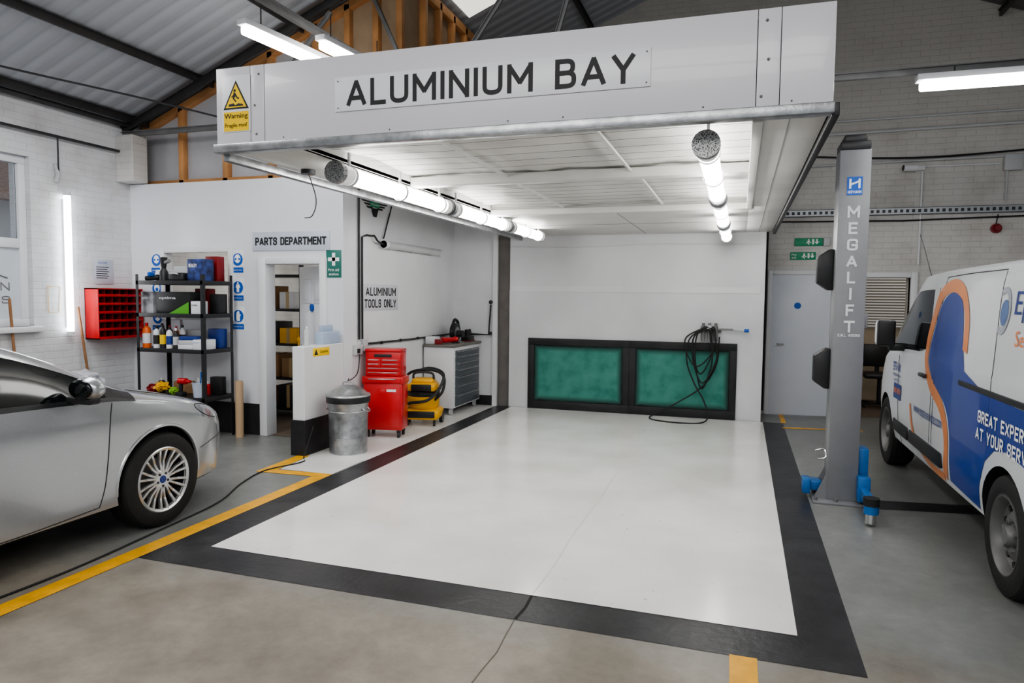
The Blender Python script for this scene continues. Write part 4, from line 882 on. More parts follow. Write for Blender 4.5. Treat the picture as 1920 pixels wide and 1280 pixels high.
for sd in (-1,1):
    b=B(); b.box(min(sd*1.05,sd*1.21),max(sd*1.05,sd*1.21),-.71,-.60,1.21,1.45,.045,seg=4); o=part(van,'door_mirror',b,VWHITE,'white door mirror')
    b=B(); b.box(min(sd*1.055,sd*1.205),max(sd*1.055,sd*1.205),-.735,-.695,1.215,1.445,.018,seg=3); b.box(min(sd*.95,sd*1.10),max(sd*.95,sd*1.10),-.70,-.62,1.17,1.24,.02); part(o,'mirror_housing',b,BLK)
b=B(); b.tube([(-.80,-.80,1.80),(-.84,-.65,2.08),(-.86,-.55,2.22)],.004,5); part(van,'aerial',b,BLK)
# ------------------------------------------------------------------ dustbin
t=thing('galvanised_dustbin','ribbed galvanised steel dustbin with domed lid and black liner','dustbin',(-3.82,6.28,0))
b=B(); R=.20
b.lathe([(0,.012),(R*.93,.012),(R*.95,0),(R*.97,.015),(R*.96,.03),(R*.97,.16),(R*.985,.165),(R*.985,.175),(R*.975,.18),(R*1.0,.42),(R*1.02,.425),(R*1.02,.435),(R*1.0,.44),(R*1.05,.55),(R*1.08,.56),(R*1.08,.575),(R*1.04,.58),(R*1.0,.56)],48)
part(t,'body',b,GALV)
b=B(); b.lathe([(R*1.06,.53),(R*1.11,.525),(R*1.13,.585),(R*1.09,.605),(R*1.0,.60)],48); part(t,'bin_liner',b,BLK,'black plastic liner edge')
b=B(); b.lathe([(R*1.13,.585),(R*1.15,.592),(R*1.12,.605),(R*.95,.618),(R*.75,.655),(R*.45,.69),(R*.15,.698),(0,.70)],48)
part(t,'lid',b,GALV)
b=B(); b.tube([(-.06,0,.69),(-.05,0,.725),(.05,0,.725),(.06,0,.69)],.008,8,5); part(t,'lid_handle',b,GALV)
b=B()
for s_ in (-1,1): b.tube([(s_*R*.98,-.05,.47),(s_*R*1.15,-.04,.44),(s_*R*1.15,.04,.44),(s_*R*.98,.05,.47)],.007,6,5)
part(t,'side_handle',b,GALV)
# ------------------------------------------------------------------ tool chest
t=thing('red_tool_chest','red two-tier tool chest on castors with chrome trim','tool chest',(-3.86,7.16,0),.20)
W=.225; D=.13
b=B(); b.box(-W,W,-D,D,.09,.62,.008); b.box(-W-.015,W+.015,-D-.01,D,.62,.70,.008); b.box(-W+.02,W-.02,-D+.02,D,.70,.98,.006); b.prism([(-W+.015,-D+.01,.98),(W-.015,-D+.01,.98),(W-.015,D,.98),(-W+.015,D,.98)],(0,0,.035),.012); part(t,'cabinet_body',b,RED)
b=B(); b.box(-W+.02,W-.02,-D-.008,-D,.12,.60,.004); part(t,'lower_door',b,RED)
b=B(); b.box(-W+.01,W-.01,-D-.02,-D-.008,.635,.69,.003); o=part(t,'drawer',b,RED); b=B(); b.box(-.16,.16,-D-.028,-D-.019,.672,.682); part(o,'drawer_handle',b,CHROME)
for i in range(4):
    z0=.715+i*.048
    for x0_,x1_ in ([(-W+.035,W-.035)] if i<2 else [(-W+.035,-.03),(-.025,W-.035)]):
        b=B(); b.box(x0_,x1_,-D+.008,-D+.022,z0,z0+.042,.002); o=part(t,'drawer',b,RED); b=B(); b.box(x0_+.02,x1_-.02,-D,-D+.009,z0+.028,z0+.036); part(o,'drawer_handle',b,CHROME)
b=B(); b.box(-.10,.10,-D+.005,-D+.02,.925,.955,.002); part(t,'label_plate',b,BLK)
b=B(); b.box(.05,.16,-D-.011,-D-.008,.53,.56); part(t,'badge',b,SIGNW)
for x in (-.18,.18):
    for y in (-.10,.10):
        b=B(); b.cyl((x-.012,y,.032),(x+.012,y,.032),.032); b.box(x-.02,x+.02,y-.02,y+.02,.05,.09,.004); part(t,'castor',b,BLK)
# ------------------------------------------------------------------ vacuum
t=thing('industrial_vacuum','yellow and black wet and dry vacuum with coiled hose','vacuum cleaner',(-3.79,8.02,0),.25); t.scale=(1.06,1.06,1.06)
b=B(); b.box(-.22,.22,-.20,.20,.07,.20,.05,seg=3); b.lathe([(.17,.2),(.19,.24),(.19,.34),(.175,.36),(0,.36)],32); part(t,'tank',b,YEL)
b=B(); b.lathe([(.185,.34),(.195,.36),(.195,.39),(.17,.40),(0,.40)],32); part(t,'clamp_band',b,BLK)
b=B(); b.prism([(-.17,-.15,.40),(.17,-.15,.40),(.17,.15,.40),(-.17,.15,.40)],(0,0,.10),.035); b.box(-.13,.13,-.10,.14,.48,.55,.03,seg=3); part(t,'motor_head',b,YEL)
b=B(); b.box(-.12,.12,-.165,-.14,.41,.49,.01); part(t,'control_panel',b,BLK)
b=B(); b.tube([(-.12,.0,.53),(-.10,0,.61),(.10,0,.61),(.12,0,.53)],.014,8,5); part(t,'carry_handle',b,BLK)
b=B(); b.box(-.17,.17,-.21,-.19,.10,.18,.01); part(t,'bumper',b,BLK)
b=B(); b.tube([(.15,-.10,.30),(.24,-.08,.40),(.25,.0,.55),(.15,.05,.63),(-.05,.05,.64),(-.2,.05,.58),(-.24,.02,.40),(-.22,-.05,.25),(-.1,-.2,.28),(.1,-.22,.32),(.22,-.15,.45),(.23,.05,.60),(.05,.10,.66),(-.15,.1,.60)],.017,10,8); part(t,'hose',b,BLK)
for x in (-.2,.2):
    b=B(); b.cyl((x-.02,.12,.075),(x+.02,.12,.075),.075); part(t,'rear_wheel',b,BLK)
    b=B(); b.cyl((x*.8-.012,-.16,.03),(x*.8+.012,-.16,.03),.03); b.cyl((x*.8,-.16,.03),(x*.8,-.16,.09),.012); part(t,'castor',b,BLK)
# ------------------------------------------------------------------ drawer cabinet
t=thing('drawer_cabinet','white workshop cabinet with grey drawers and worktop','tool cabinet',(-3.875,9.17,0))
b=B(); b.box(-.22,.22,-.50,.50,.10,.93,.006); part(t,'body',b,WHITE)
b=B(); b.box(-.225,.24,-.52,.52,.93,.965,.006); part(t,'worktop',b,M('worktop_grey',(.16,.15,.135),.5,var=.15))
hs=[.16,.13,.12,.10,.09,.09,.08]; z=.12
for h in hs:
    b=B(); b.box(.22,.235,-.44,.44,z,z+h-.008,.003); o=part(t,'drawer',b,MGREY); b=B(); b.box(.235,.252,-.40,.40,z+h-.030,z+h-.014,.004); part(o,'drawer_handle',b,GALV); z+=h
for x in (-.16,.16):
    for y in (-.44,.44):
        b=B(); b.cyl((x-.015,y,.045),(x+.015,y,.045),.045); b.box(x-.025,x+.025,y-.025,y+.025,.06,.10,.004); part(t,'castor',b,LGREY)
zt=.965
t=thing('angle_grinder','red and black power tool lying on the cabinet','power tool',(-3.80,8.93,zt)); b=B(); b.cyl((-.08,-.12,.05),(.0,.08,.05),.04,.032); b.sph((.02,.10,.055),.05,.04,.04); part(t,'body',b,RED); b=B(); b.cyl((.02,.10,.0),(.02,.10,.02),.05); b.tube([(-.08,-.12,.05),(-.14,-.2,.03),(-.05,-.22,.015)],.008,6,5); part(t,'disc',b,BLK)
t=thing('circular_saw','black circular saw with large guard on the cabinet','power saw',(-3.88,9.26,zt)); b=B(); b.cyl((-.03,0,.14),(.03,0,.14),.135,seg=32); b.cyl((.03,0,.12),(.13,.0,.12),.05); b.tube([(0,-.1,.22),(0,-.02,.32),(0,.10,.28),(0,.12,.18)],.022,8,5); part(t,'housing',b,BLK); b=B(); b.box(-.07,.12,-.135,.135,0,.012,.003); part(t,'base_plate',b,CHROME); b=B(); b.cyl((.032,0,.13),(.036,0,.13),.09,seg=32); part(t,'blade',b,GALV)
t=thing('sander','dark power sander on the cabinet top','power tool',(-3.80,9.55,zt)); b=B(); b.box(-.07,.07,-.10,.10,0,.08,.02,seg=3); b.cyl((0,0,.07),(0,0,.17),.045); b.tube([(0,.02,.14),(0,.08,.16),(0,.1,.1)],.02,8,4); part(t,'body',b,BLK); b=B(); b.box(-.075,.075,-.11,.11,0,.015,.004); part(t,'pad',b,DRED)
b=B(); b.box(-.07,.07,-.09,.09,0,.10,.005); tag(b.obj('storage_box',SIGNW,loc=(-4.02,8.80,zt)),'small white cardboard box on the cabinet','box')
b=B(); b.box(-.05,.05,-.02,.02,0,.07,.005); tag(b.obj('storage_box',DRED,loc=(-3.88,8.68,zt)),'small dark red box at cabinet edge','box')
# ------------------------------------------------------------------ side-wall fittings
s=panel('tools_sign','white sign reading aluminium tools only','sign',(-4.12,7.06,1.44),*SX,.90,.31,M('pale_sign',(.58,.59,.63),.3,var=.01),th=.005)
text_on(s,'ALUMINIUM',(0,0,0),*SX,.09,.175,.74,.10,INK,t=.18,off=.007); text_on(s,'TOOLS ONLY',(0,0,0),*SX,.06,.035,.78,.10,INK,t=.18,off=.007)
t=thing('unlit_tube_lamp','unlit white tube lamp mounted on the side wall','lamp',(-4.06,8.3,2.23)); b=B(); b.cyl((0,-.82,0),(0,.82,0),.045); part(t,'diffuser',b,LGREY); b=B()
for y in (-.82,.78): b.cyl((0,y,0),(0,y+.06,0),.052)
part(t,'end_cap',b,WHITE)
for y in (-.6,0,.6): b=B(); b.box(-.06,.0,y-.02,y+.02,-.05,.05); part(t,'bracket',b,WHITE)
b=B(); b.tube([(0,-.82,0),(0,-.95,.02),(-.02,-1.0,.08),(-.025,-1.04,.08)],.012,6,4); part(t,'cable',b,BLK)
b=B(); b.tube([(-4.10,6.98,1.12),(-4.10,6.98,2.9)],.013); b.tube([(-4.10,7.05,1.12),(-4.10,7.05,2.28),(-4.10,7.15,2.31),(-4.10,7.25,2.31)],.012)
b.tube([(-4.105,7.20,1.06),(-4.105,8.3,1.05),(-4.105,9.65,1.06)],.013)
for y in (7.5,8.0,8.5,9.0): b.cyl((-4.10,y-.02,1.055),(-4.10,y+.02,1.055),.018)
tag(b.obj('electrical_conduit',BLK),'black surface conduit along the white side wall','conduit')
b=B(); b.tube([(-4.05,9.73,1.06),(-3.80,9.73,1.06),(-3.52,9.68,1.06),(-3.49,9.68,1.5)],.013); b.sph((-3.49,9.675,1.54),.03); b.sph((-3.49,9.675,1.08),.027); tag(b.obj('electrical_conduit',BLK),'black conduit with round fittings at the bay corner','conduit')
t=thing('power_socket','white double socket with switch box on side wall','socket',(-4.12,6.95,1.0)); b=B(); b.box(0,.04,-.08,.08,-.05,.06,.005); b.box(0,.04,.10,.20,-.02,.11,.005); part(t,'back_box',b,LGREY); b=B(); b.box(.04,.06,-.05,-.01,-.03,.02,.004); part(t,'plug',b,BLK)
b=B(); b.tube([(-4.06,6.92,.96),(-4.05,6.85,.75),(-3.98,6.55,.70),(-3.90,6.42,.74)],.006,6,6); tag(b.obj('extension_lead',BLK),'thin black cord hanging from the socket to the bin','cable')
b=B(); b.tube([(-4.05,6.0,.30),(-4.08,5.88,.02),(-3.98,5.7,.008),(-4.10,5.3,.008),(-4.0,4.85,.008),(-3.80,4.35,.008),(-3.72,3.7,.008),(-3.66,3.0,.008),(-3.68,2.4,.008),(-3.72,1.6,.008)],.006,6,8); tag(b.obj('floor_cable',RUB),'long thin black cable trailing across the workshop floor','cable')
b=B(); b.tube([(-4.10,7.55,2.3),(-4.10,7.75,2.7),(-4.10,7.9,2.93)],.009,6); tag(b.obj('slanting_cable',BLK),'dark cable slanting up the side wall','cable')
s=panel('winged_emblem_sign','flat winged emblem cut-out with green centre plate','emblem',(-4.12,7.0,2.57),*SX,.02,.02,SIGNW,th=.003)
wing=[]
for sgn in (1,-1):
    for i in range(4):
        z=.06+.030*i; ln=.20+.055*i
        wing.append([(.37+sgn*.05,z),(.37+sgn*(ln-.03),z+.004*i),(.37+sgn*ln,z+.016),(.37+sgn*(ln-.02),z+.023),(.37+sgn*.05,z+.022)][::sgn])
shape_on(s,wing,(0,0,0),*SX,INK,.004,'wing'); shape_on(s,[(.27,.08),(.47,.08),(.49,.14),(.25,.14)],(0,0,0),*SX,GREEN,.006,'centre_plate'); shape_on(s,[[(.33,-.03),(.41,-.03),(.46,.07),(.28,.07)]],(0,0,0),*SX,INK,.005,'tail')
text_on(s,'ASTON MARTIN',(0,0,0),*SX,.275,.098,.19,.024,WINK,off=.007)
s=panel('caution_sign','yellow caution sign on the low wall end','sign',(-4.12,6.10,.99),*SX,.30,.085,SIGY,th=.003)
shape_on(s,[(.02,.015),(.09,.015),(.055,.075)],(0,0,0),*SX,INK,.004,'triangle'); text_on(s,'Caution',(0,0,0),*SX,.12,.03,.15,.03,INK,.01,.004)
b=B(); b.box(-.05,.05,-.16,.16,0,.13,.006); b.box(-.04,.0,-.1,.1,.13,.20,.004); tag(b.obj('glove_box',M('pale_blue_card',(.36,.44,.57),.5),loc=(-4.19,6.48,1.10)),'pale blue dispenser box on the low wall','box')
def bottle(loc,r,h,cb_,cc,lab,nm='bottle',lbl=None,grp=None):
    t=thing(nm,lab,'bottle',loc,group=grp); b=B(); b.lathe([(0,0),(r,0),(r,h*.68),(r*.85,h*.78),(r*.35,h*.86),(r*.32,h*.9),(0,h*.9)],20); part(t,'body',b,cb_)
    b=B(); b.lathe([(r*.38,h*.87),(r*.38,h),(0,h)],16); part(t,'cap',b,cc)
    if lbl: b=B(); b.lathe([(r*1.02,h*.18),(r*1.02,h*.58)],20); part(t,'wrapper',b,lbl)
    return t
bottle((-4.19,6.10,1.10),.028,.20,LGREY,SIGNW,'clear pump bottle on the low wall')
# ------------------------------------------------------------------ partition signs
s=panel('parts_sign','pale blue-grey sign reading parts department over the doorway','sign',(-5.29,6.68,2.11),*FX,1.01,.21,PLATE,th=.012)
text_on(s,'PARTS DEPARTMENT',(0,0,0),*FX,.04,.06,.93,.09,INK,t=.21,off=.013)
s=panel('first_aid_sign','dark green first aid station sign with white cross','sign',(-4.33,6.68,1.81),*FX,.19,.30,DGREEN,th=.004)
shape_on(s,[[(.075,.13),(.115,.13),(.115,.27),(.075,.27)],[(.025,.18),(.165,.18),(.165,.22),(.025,.22)]],(0,0,0),*FX,WINK,.006,'cross'); text_on(s,'First aid',(0,0,0),*FX,.03,.07,.13,.03,WINK,.01,.006); text_on(s,'station',(0,0,0),*FX,.035,.025,.12,.026,WINK,.01,.006)
def ppe(x,z,kind):
    s=panel('safety_sign','blue and white circular mandatory protective wear sign','sign',(x,6.68,z),*FX,.165,.265,SIGNW,th=.003,group='mandatory safety signs')
    shape_on(s,[circ(.0825,.155,.072,28)],(0,0,0),*FX,BLUE,.004,'disc'); shape_on(s,[[(.005,.005),(.16,.005),(.16,.065),(.005,.065)]],(0,0,0),*FX,BLUE,.0041,'caption_panel')
    if kind=='suit': P=[circ(.0825,.205,.012,12),[(.06,.19),(.105,.19),(.115,.15),(.102,.15),(.10,.17),(.10,.10),(.086,.10),(.0825,.14),(.079,.10),(.065,.10),(.065,.17),(.063,.15),(.05,.15)]]
    elif kind=='glove': P=[[(.06,.10),(.105,.10),(.105,.15),(.12,.17),(.112,.18),(.10,.17),(.10,.205),(.088,.215),(.07,.21),(.055,.19),(.055,.13)]]
    else: P=[circ(.0825,.165,.042,20,.05)]
    shape_on(s,P,(0,0,0),*FX,WINK,.005,'pictogram')
    if kind in('ear','eye','mask'): shape_on(s,[circ(.058,.16,.013,12),circ(.107,.16,.013,12)] if kind!='mask' else [circ(.0825,.145,.022,14)],(0,0,0),*FX,BLUE,.006,'pictogram_detail')
    text_on(s,'must be worn',(0,0,0),*FX,.02,.028,.125,.016,WINK,.01,.006)
for z,kd in ((1.86,'ear'),(1.54,'suit'),(1.21,'glove')): ppe(-5.585,z,kd)
for z,kd in ((1.86,'eye'),(1.52,'mask'),(1.17,'ear')): ppe(-6.76,z,kd)
b=B(); b.box(-.76,0,-.02,.02,.01,1.95,.003)
for x0_,x1_ in ((-.66,-.41),(-.34,-.10)):
    for z0,z1 in ((.20,.72),(.86,1.42),(1.52,1.80)): b.box(x0_,x1_,-.028,-.02,z0,z1,.007); b.box(x0_+.04,x1_-.04,-.034,-.026,z0+.04,z1-.04,.005)
d=b.obj('door_2',M('door_bright_white',(.74,.76,.80),.35,var=.02),loc=(-4.42,6.84,0),rz=-math.radians(33)); struct(d)
b=B(); b.cyl((-.70,-.02,1.0),(-.70,-.05,1.0),.022); b.tube([(-.70,-.05,1.0),(-.60,-.06,1.0)],.009); b.obj('handle',CHROME,d)
b=B(); b.cyl((-.37,-.040,1.47),(-.37,-.02,1.47),.045); b.obj('blue_disc_sign',BLUE,d)
# store room contents
t=thing('storage_rack','dark metal storage rack inside the parts room','shelving',(-5.75,8.0,0))
b=B()
for x in (-.55,.35):
    for y in (-.25,.25): b.box(x-.02,x+.02,y-.02,y+.02,0,2.0)
part(t,'upright',b,BLK)
for z in (.1,.5,.95,1.4,1.85): b=B(); b.box(-.57,.37,-.27,.27,z,z+.03,.003); part(t,'shelf',b,BLK)
TAPE=M('parcel_tape',(.45,.33,.17),.3,var=0)
for i,(x,y,z,w,h,m_) in enumerate([(-5.60,7.95,.53,.28,.25,CARD),(-5.92,7.95,.53,.26,.3,CARD),(-5.60,7.9,.98,.26,.2,YEL),(-5.94,7.95,.98,.3,.28,BLK),(-5.62,7.92,.13,.30,.3,BLK),(-5.99,7.9,.13,.3,.25,CARD),(-5.64,7.95,1.43,.25,.22,SIGNW),(-5.99,7.95,1.43,.28,.3,CARD)]):
    b=B(); b.box(-w/2,w/2,-.16,.16,0,h,.006); b.mi=1; b.box(-.025,.025,-.163,.163,0,h+.002); tag(b.obj('stored_box',[m_,TAPE],loc=(x,y,z+.002)),{CARD:'cardboard parts box on the store rack',YEL:'yellow parts box on the store rack',BLK:'black crate on the store rack'}.get(m_,'white parts box on the store rack'),'box','boxes on the store rack')
t=thing('yellow_trolley','yellow tubular parts trolley standing in the store','trolley',(-4.98,7.55,0),.2)
b=B()
for x in (-.22,.22):
    for y in (-.15,.15): b.tube([(x,y,.1),(x,y,1.1)],.016)
for z in (.2,.62,1.05): b.box(-.24,.24,-.17,.17,z,z+.035,.006)
part(t,'frame',b,YEL)
for x in (-.2,.2):
    for y in (-.14,.14): b=B(); b.cyl((x-.012,y,.05),(x+.012,y,.05),.05); part(t,'castor',b,BLK)
for z,m_,w in ((.237,CARD,.3),(.657,CARD,.32),(1.087,SIGNW,.2)):
    b=B(); b.box(-w/2,w/2,-.12,.12,0,.22,.006); tag(b.obj('parcel_box',m_,loc=(-4.98,7.55,z),rz=.2),'box stacked on the yellow trolley','box','boxes on the trolley')
# ------------------------------------------------------------------ shelving unit
t=thing('black_shelving_unit','black boltless metal shelving unit loaded with supplies','shelving',(-5.96,6.35,0))
for x in (-.46,.46):
    for y in (-.23,.23):
        sx=1 if x<0 else -1; sy=1 if y<0 else -1; b=B()
        b.box(min(x,x+sx*.035),max(x,x+sx*.035),y-.002,y+.002,0,1.83); b.box(x-.002,x+.002,min(y,y+sy*.035),max(y,y+sy*.035),0,1.83)
        b.obj('upright_post',BLK,t)
for z in (.47,1.0,1.39,1.75):
    b=B(); b.box(-.455,.455,-.225,.225,z-.01,z+.005); b.box(-.46,.46,-.232,-.222,z-.035,z+.01,.002); b.box(-.46,.46,.222,.232,z-.035,z+.01,.002); b.box(-.464,-.454,-.225,.225,z-.035,z+.01,.002); b.box(.454,.464,-.225,.225,z-.035,z+.01,.002); part(t,'shelf',b,BLK)
ZS=[.477,1.007,1.397,1.757]
GR='supplies on the shelving'
def item(nm,lab,cat,loc,w,d_,h,m_,rz=0,txt=None,tm=None,grp=GR):
    b=B(); b.box(-w/2,w/2,-d_/2,d_/2,0,h,.006); o=tag(b.obj(nm,m_,loc=loc,rz=rz),lab,cat,grp)
    if txt: text_on(o,txt,(0,-d_/2,0),*FX,-w*.4,h*.62,w*.5,h*.16,tm or WINK,.01,.002)
    return o
item('product_box','navy and white product carton on the top shelf','box',(-5.66,6.27,ZS[3]),.22,.16,.24,M('carton_blue',(.03,.05,.17),.5,var=.85,scale=14),0,'SEALEY')
item('product_box','grey flat carton on the top shelf','box',(-6.0,6.46,ZS[3]),.30,.14,.17,LGREY)
item('product_box','small red and black carton on the top shelf','box',(-5.64,6.47,ZS[3]),.16,.12,.28,DRED)
item('product_box','pale carton standing at the shelf end','box',(-6.30,6.44,ZS[3]),.16,.16,.13,SIGNW)
t=thing('air_tool','black air tool with grip standing on the shelf','power tool',(-6.12,6.22,ZS[3])); b=B(); b.lathe([(0,0),(.05,0),(.045,.1),(.025,.14),(.035,.2),(.04,.26),(0,.27)],20); part(t,'body',b,BLK); b=B(); b.cyl((0,0,.2),(.1,-.02,.22),.02); part(t,'grip',b,STEELG)
t=thing('spray_gun_case','dark moulded tool case on the top shelf','case',(-5.90,6.22,ZS[3])); b=B(); b.box(-.10,.10,-.07,.07,0,.09,.02,seg=3); part(t,'body',b,BLK); b=B(); b.tube([(-.04,-.07,.07),(-.04,-.10,.08),(.04,-.10,.08),(.04,-.07,.07)],.008,6,3); part(t,'handle',b,LGREY)
t=thing('socket_tool','small dark hand tool lying on the top shelf','tool',(-6.30,6.22,ZS[3])); b=B(); b.cyl((-.07,0,.03),(.06,.02,.03),.028,.02); b.sph((.07,.02,.04),.035); part(t,'body',b,BLK); b=B(); b.box(-.02,.02,-.04,.04,.05,.1,.01); part(t,'grip',b,BLUE)
o=item('masking_box','black and green boxed masking tape carton','box',(-5.98,6.30,ZS[2]),.46,.22,.24,M('carton_black',(.012,.012,.012),.4,var=.1),0,'optima')
b=B(); b.prism([(-.05,-.112,.0),(.225,-.112,.0),(.225,-.112,.13),(.02,-.112,.03)],(0,-.002,0)); b.obj('green_flash',M('lime_green',(.08,.33,.02),.5),o)
item('masking_box','white and black boxed masking paper carton','box',(-6.33,6.28,ZS[2]),.17,.2,.24,M('carton_white_black',(.3,.3,.32),.5,var=.9,scale=6),0,'optima',WINK)
item('product_box','small white carton with black print','box',(-5.64,6.22,ZS[2]),.13,.12,.14,SIGNW,.2,'mirka',INK)
item('product_box','black carton at the end of the shelf','box',(-5.58,6.45,ZS[2]),.12,.14,.22,BLK)
item('product_box','dark red carton behind the masking cartons','box',(-5.80,6.49,ZS[2]),.2,.1,.28,DRED)
cols=[(M('orange_fluid',(.70,.13,.02),.3),RED,'orange hand cleaner bottle with label'),(SIGNW,BLK,'white and black fluid bottle'),(BLK,BLK,'black sealant bottle'),(SIGNW,BLK,'white bottle with black cap'),(BLK,SIGNW,'dark polish bottle with white cap'),(LGREY,BLK,'grey cleaner bottle with black cap'),(BLK,RED,'black bottle with red cap')]
for i,(x,y_,r_,h_) in enumerate([(-6.36,6.20,.045,.28),(-6.22,6.20,.035,.25),(-6.13,6.20,.035,.26),(-6.04,6.20,.035,.24),(-5.95,6.20,.032,.23),(-6.28,6.34,.036,.27),(-6.17,6.34,.036,.25),(-6.08,6.34,.034,.24),(-5.99,6.34,.034,.26),(-6.37,6.36,.036,.23)]):
    c=cols[i%7]; bottle((x,y_,ZS[1]),r_,h_,c[0],c[1],c[2]+' on the shelf',lbl=[SIGNW,INK,SIGY,NAVY,LGREY,SIGNW,SIGNW][i%7],grp='bottles on the shelving')
for i,(x,y_,r_,h_,m_) in enumerate([(-6.34,6.38,.04,.12,BLK),(-5.80,6.36,.035,.14,LGREY),(-5.74,6.44,.035,.10,RED)]):
    t=thing('spray_can','small aerosol can among the supplies','can',(x,y_,ZS[0]),group='cans on the shelving'); b=B(); b.lathe([(0,0),(r_,0),(r_,h_),(r_*.6,h_+.02),(0,h_+.02)],20); part(t,'body',b,m_); b=B(); b.lathe([(r_*.35,h_+.02),(r_*.35,h_+.05),(0,h_+.05)],14); part(t,'cap',b,SIGNW)
for i,h_ in enumerate([.05,.05,.04]):
    b=B(); b.box(-.10,.10,-.09,.09,0,h_,.004); tag(b.obj('abrasive_pack',[SIGNW,LGREY,NAVY][i],loc=(-5.79+.01*i,6.25,ZS[1]+[0,.051,.102][i]),rz=.1*i),'flat pack of abrasive sheets stacked on the shelf','packet','stacked abrasive packs')
item('product_box','white flat tray on the shelf','box',(-5.60,6.24,ZS[1]),.14,.2,.11,SIGNW,0,'FILM',BLUE)
item('wipes_roll','pale roll carton standing at back of shelf','box',(-5.92,6.49,ZS[1]),.30,.10,.2,LGREY)
item('product_box','navy carton at the back of the middle shelf','box',(-5.62,6.47,ZS[1]),.16,.12,.22,NAVY)
t=thing('cloth_bundle','crumpled yellow and red cloth bundle on low shelf','cloth',(-6.28,6.22,ZS[0])); b=B(); b.sph((0,0,.065),.09,.07,.05,noise=.5); part(t,'cloth',b,DRED); b=B(); b.sph((.09,.01,.09),.08,.07,.05,noise=.6); part(t,'cloth',b,YEL)
t=thing('cordless_drill','red and black cordless drill on the lower shelf','power tool',(-5.86,6.20,ZS[0])); b=B(); b.cyl((-.06,0,.17),(.04,0,.17),.035); b.cyl((.04,0,.17),(.10,0,.17),.022,.015); part(t,'body',b,RED); b=B(); b.cyl((-.03,0,.15),(-.04,0,.04),.022); b.box(-.08,.01,-.04,.04,0,.05,.008); part(t,'grip',b,BLK)
t=thing('paint_pot','clear plastic mixing pot with brush handles','pot',(-5.66,6.22,ZS[0])); b=B(); b.lathe([(0,0),(.06,0),(.075,.15),(.078,.15),(.078,.16),(.07,.16)],24); part(t,'pot',b,M('milky_plastic',(.5,.55,.65),.3)); b=B(); b.cyl((0,0,.03),(.02,.01,.26),.006); b.cyl((.02,.01,.24),(.024,.012,.28),.012); part(t,'brush',b,BLUE)
item('product_box','open cardboard tray with cloths','box',(-6.05,6.47,ZS[0]),.30,.12,.13,CARD)
item('product_box','dark carton at the back of the low shelf','box',(-5.64,6.49,ZS[0]),.14,.1,.2,BLK)
t=thing('green_cloth','lime green folded cloth on the low shelf','cloth',(-6.03,6.24,ZS[0])); b=B(); b.sph((0,0,.05),.05,.05,.04,noise=.5); part(t,'cloth',b,M('lime',(.2,.4,.03),.8))
b=B(); b.lathe([(.038,0),(.045,0),(.045,.64),(.038,.64),(.036,.02),(.0,.02)],24); tag(b.obj('cardboard_tube',M('pale_card',(.48,.34,.21),.7),loc=(-5.36,6.50,0)),'tall cardboard roll standing on the floor by the wall','cardboard tube')
# ------------------------------------------------------------------ left wall things
t=thing('red_bin_rack','red wall-mounted pigeonhole rack for small parts','parts rack',(-7.06,6.02,1.09))
b=B(); b.box(0,.01,0,.62,0,.58); b.box(0,.20,0,.012,0,.58); b.box(0,.20,.608,.62,0,.58); b.box(0,.20,0,.62,.568,.58); b.box(0,.20,0,.62,0,.012); part(t,'case',b,RED)
b=B(); rows=6
for i in range(1,rows): b.box(0,.19,.01,.61,i*.0965-.003,i*.0965+.003)
for j in range(1,6): b.box(0,.185,j*.103-.003,j*.103+.003,.01,.57)
part(t,'divider_grid',b,DRED)
b=B()
for i in range(rows): b.box(.185,.197,.01,.61,i*.0965+.004,i*.0965+.030,.002)
part(t,'bin_lip',b,RED)
b=B(); b.box(.01,.012,.01,.61,.01,.57); part(t,'back',b,DARKI)
for i in range(5):
    b=B(); b.box(-.0,.04,-.02,.03,0,.03,.004); tag(b.obj('small_part',STEELG,loc=(-6.98,6.08+.103*i,1.094+.0965*(i%3+1))),'small grey metal part stored in red rack','hardware','parts in the red rack')
s=panel('wall_notice','white printed notice sheet taped to brick wall','notice',(-7.05,6.14,1.72),*SX,.26,.28,PLATE,th=.002)
text_on(s,'NOTICE',(0,0,0),*SX,.06,.23,.12,.025,BLUE,off=.004)
for i in range(6): shape_on(s,[(.03,.19-.025*i),(.20-.02*(i%2),.19-.025*i),(.20-.02*(i%2),.198-.025*i),(.03,.198-.025*i)],(0,0,0),*SX,GINK,.003,'printed_line')
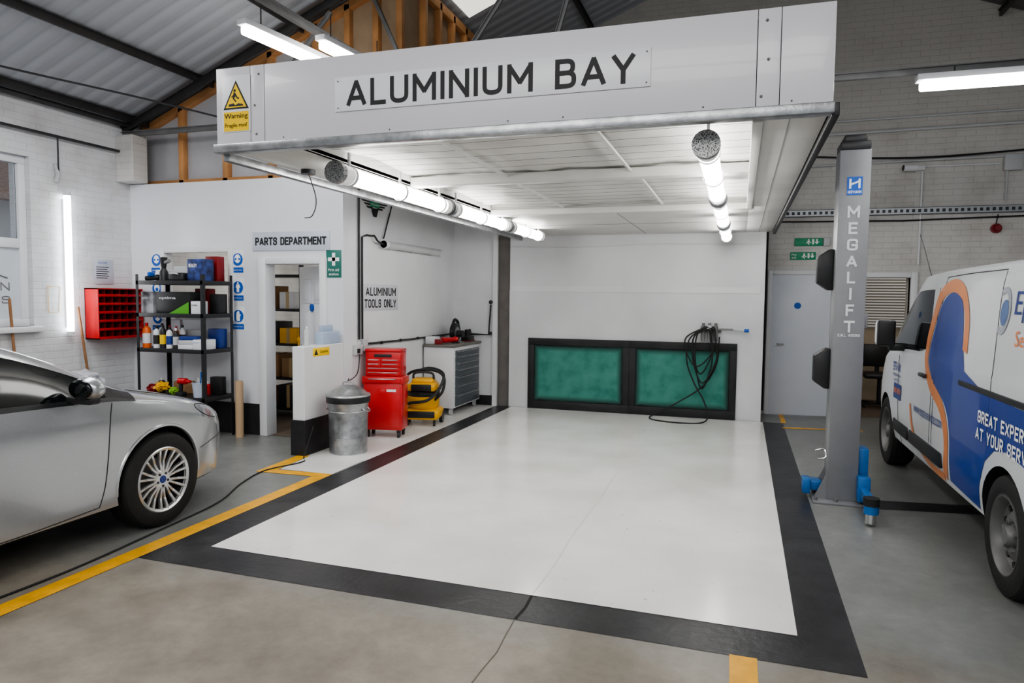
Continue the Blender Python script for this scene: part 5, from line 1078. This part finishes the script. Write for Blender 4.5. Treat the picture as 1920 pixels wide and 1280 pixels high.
def broom(y0,y1,z1,x0,lab):
    t=thing('broom',lab,'broom',(x0,y0,0)); b=B(); b.cyl((0,0,.10),(-.08,y1-y0,z1),.014); part(t,'handle',b,M('broom_wood',(.26,.13,.06),.6,var=.2)); b=B(); b.box(-.04,.04,-.15,.15,.08,.12,.01); part(t,'head',b,WOOD); b=B(); b.box(-.035,.035,-.14,.14,0,.08); part(t,'bristles',b,DARKI)
broom(6.02,5.90,1.46,-6.94,'wooden broom leaning upright against the brick wall'); broom(5.17,5.15,1.55,-6.96,'wooden broom leaning below the window')
b=B(); b.tube([(-7.055,5.58,1.68),(-7.055,5.58,1.40),(-7.055,5.70,1.40),(-7.055,5.72,1.68),(-7.055,5.58,1.68)],.003,4); tag(b.obj('pencil_frame',YEL),'thin yellow outline marked on the brick wall','marking')
t=thing('plastic_bag_heap','crumpled clear plastic bags heaped on the dark stand','bag',(-6.66,5.6,.56)); b=B(); b.sph((0,0,.13),.2,.18,.10,noise=.5); part(t,'bag',b,M('milky_bag',(.5,.52,.56),.3,bump=.6,bscale=20))
t=thing('work_stand','low dark work stand holding plastic bags','stand',(-6.66,5.6,0)); b=B(); b.box(-.22,.22,-.22,.22,.50,.55,.005)
for x in (-.20,.18):
    for y in (-.2,.2): b.box(x-.02,x+.02,y-.02,y+.02,0,.5)
part(t,'frame',b,STEELD)
# ------------------------------------------------------------------ lights
def area(loc,rot,sx,sy,e,col=(1,1,1)):
    l=bpy.data.lights.new('hall_light','AREA'); l.shape='RECTANGLE'; l.size=sx; l.size_y=sy; l.energy=e; l.color=col  # added area lamps with no visible fixture, brightening the hall, store and office
    o=bpy.data.objects.new('hall_light',l); COL.objects.link(o); o.location=loc; o.rotation_euler=rot; return o
area((-4.9,3.6,3.8),(0,0,0),1.2,2.5,80); area((2.5,4.5,3.45),(0,0,0),2.5,2.5,75); area((-1,-1.0,4.2),(math.radians(30),0,0),6,2,200,(1,.98,.95))
area((-5.6,8.6,2.75),(0,0,0),1.5,1.5,32,(1,.95,.85)); area((2.4,11.6,2.45),(0,0,0),1,1,7,(1,.9,.75))
w=bpy.data.worlds.new('world'); SC.world=w; w.use_nodes=True; bg=w.node_tree.nodes['Background']; bg.inputs[0].default_value=(.88,.93,1,1); bg.inputs[1].default_value=.6
SC.view_settings.exposure=.15
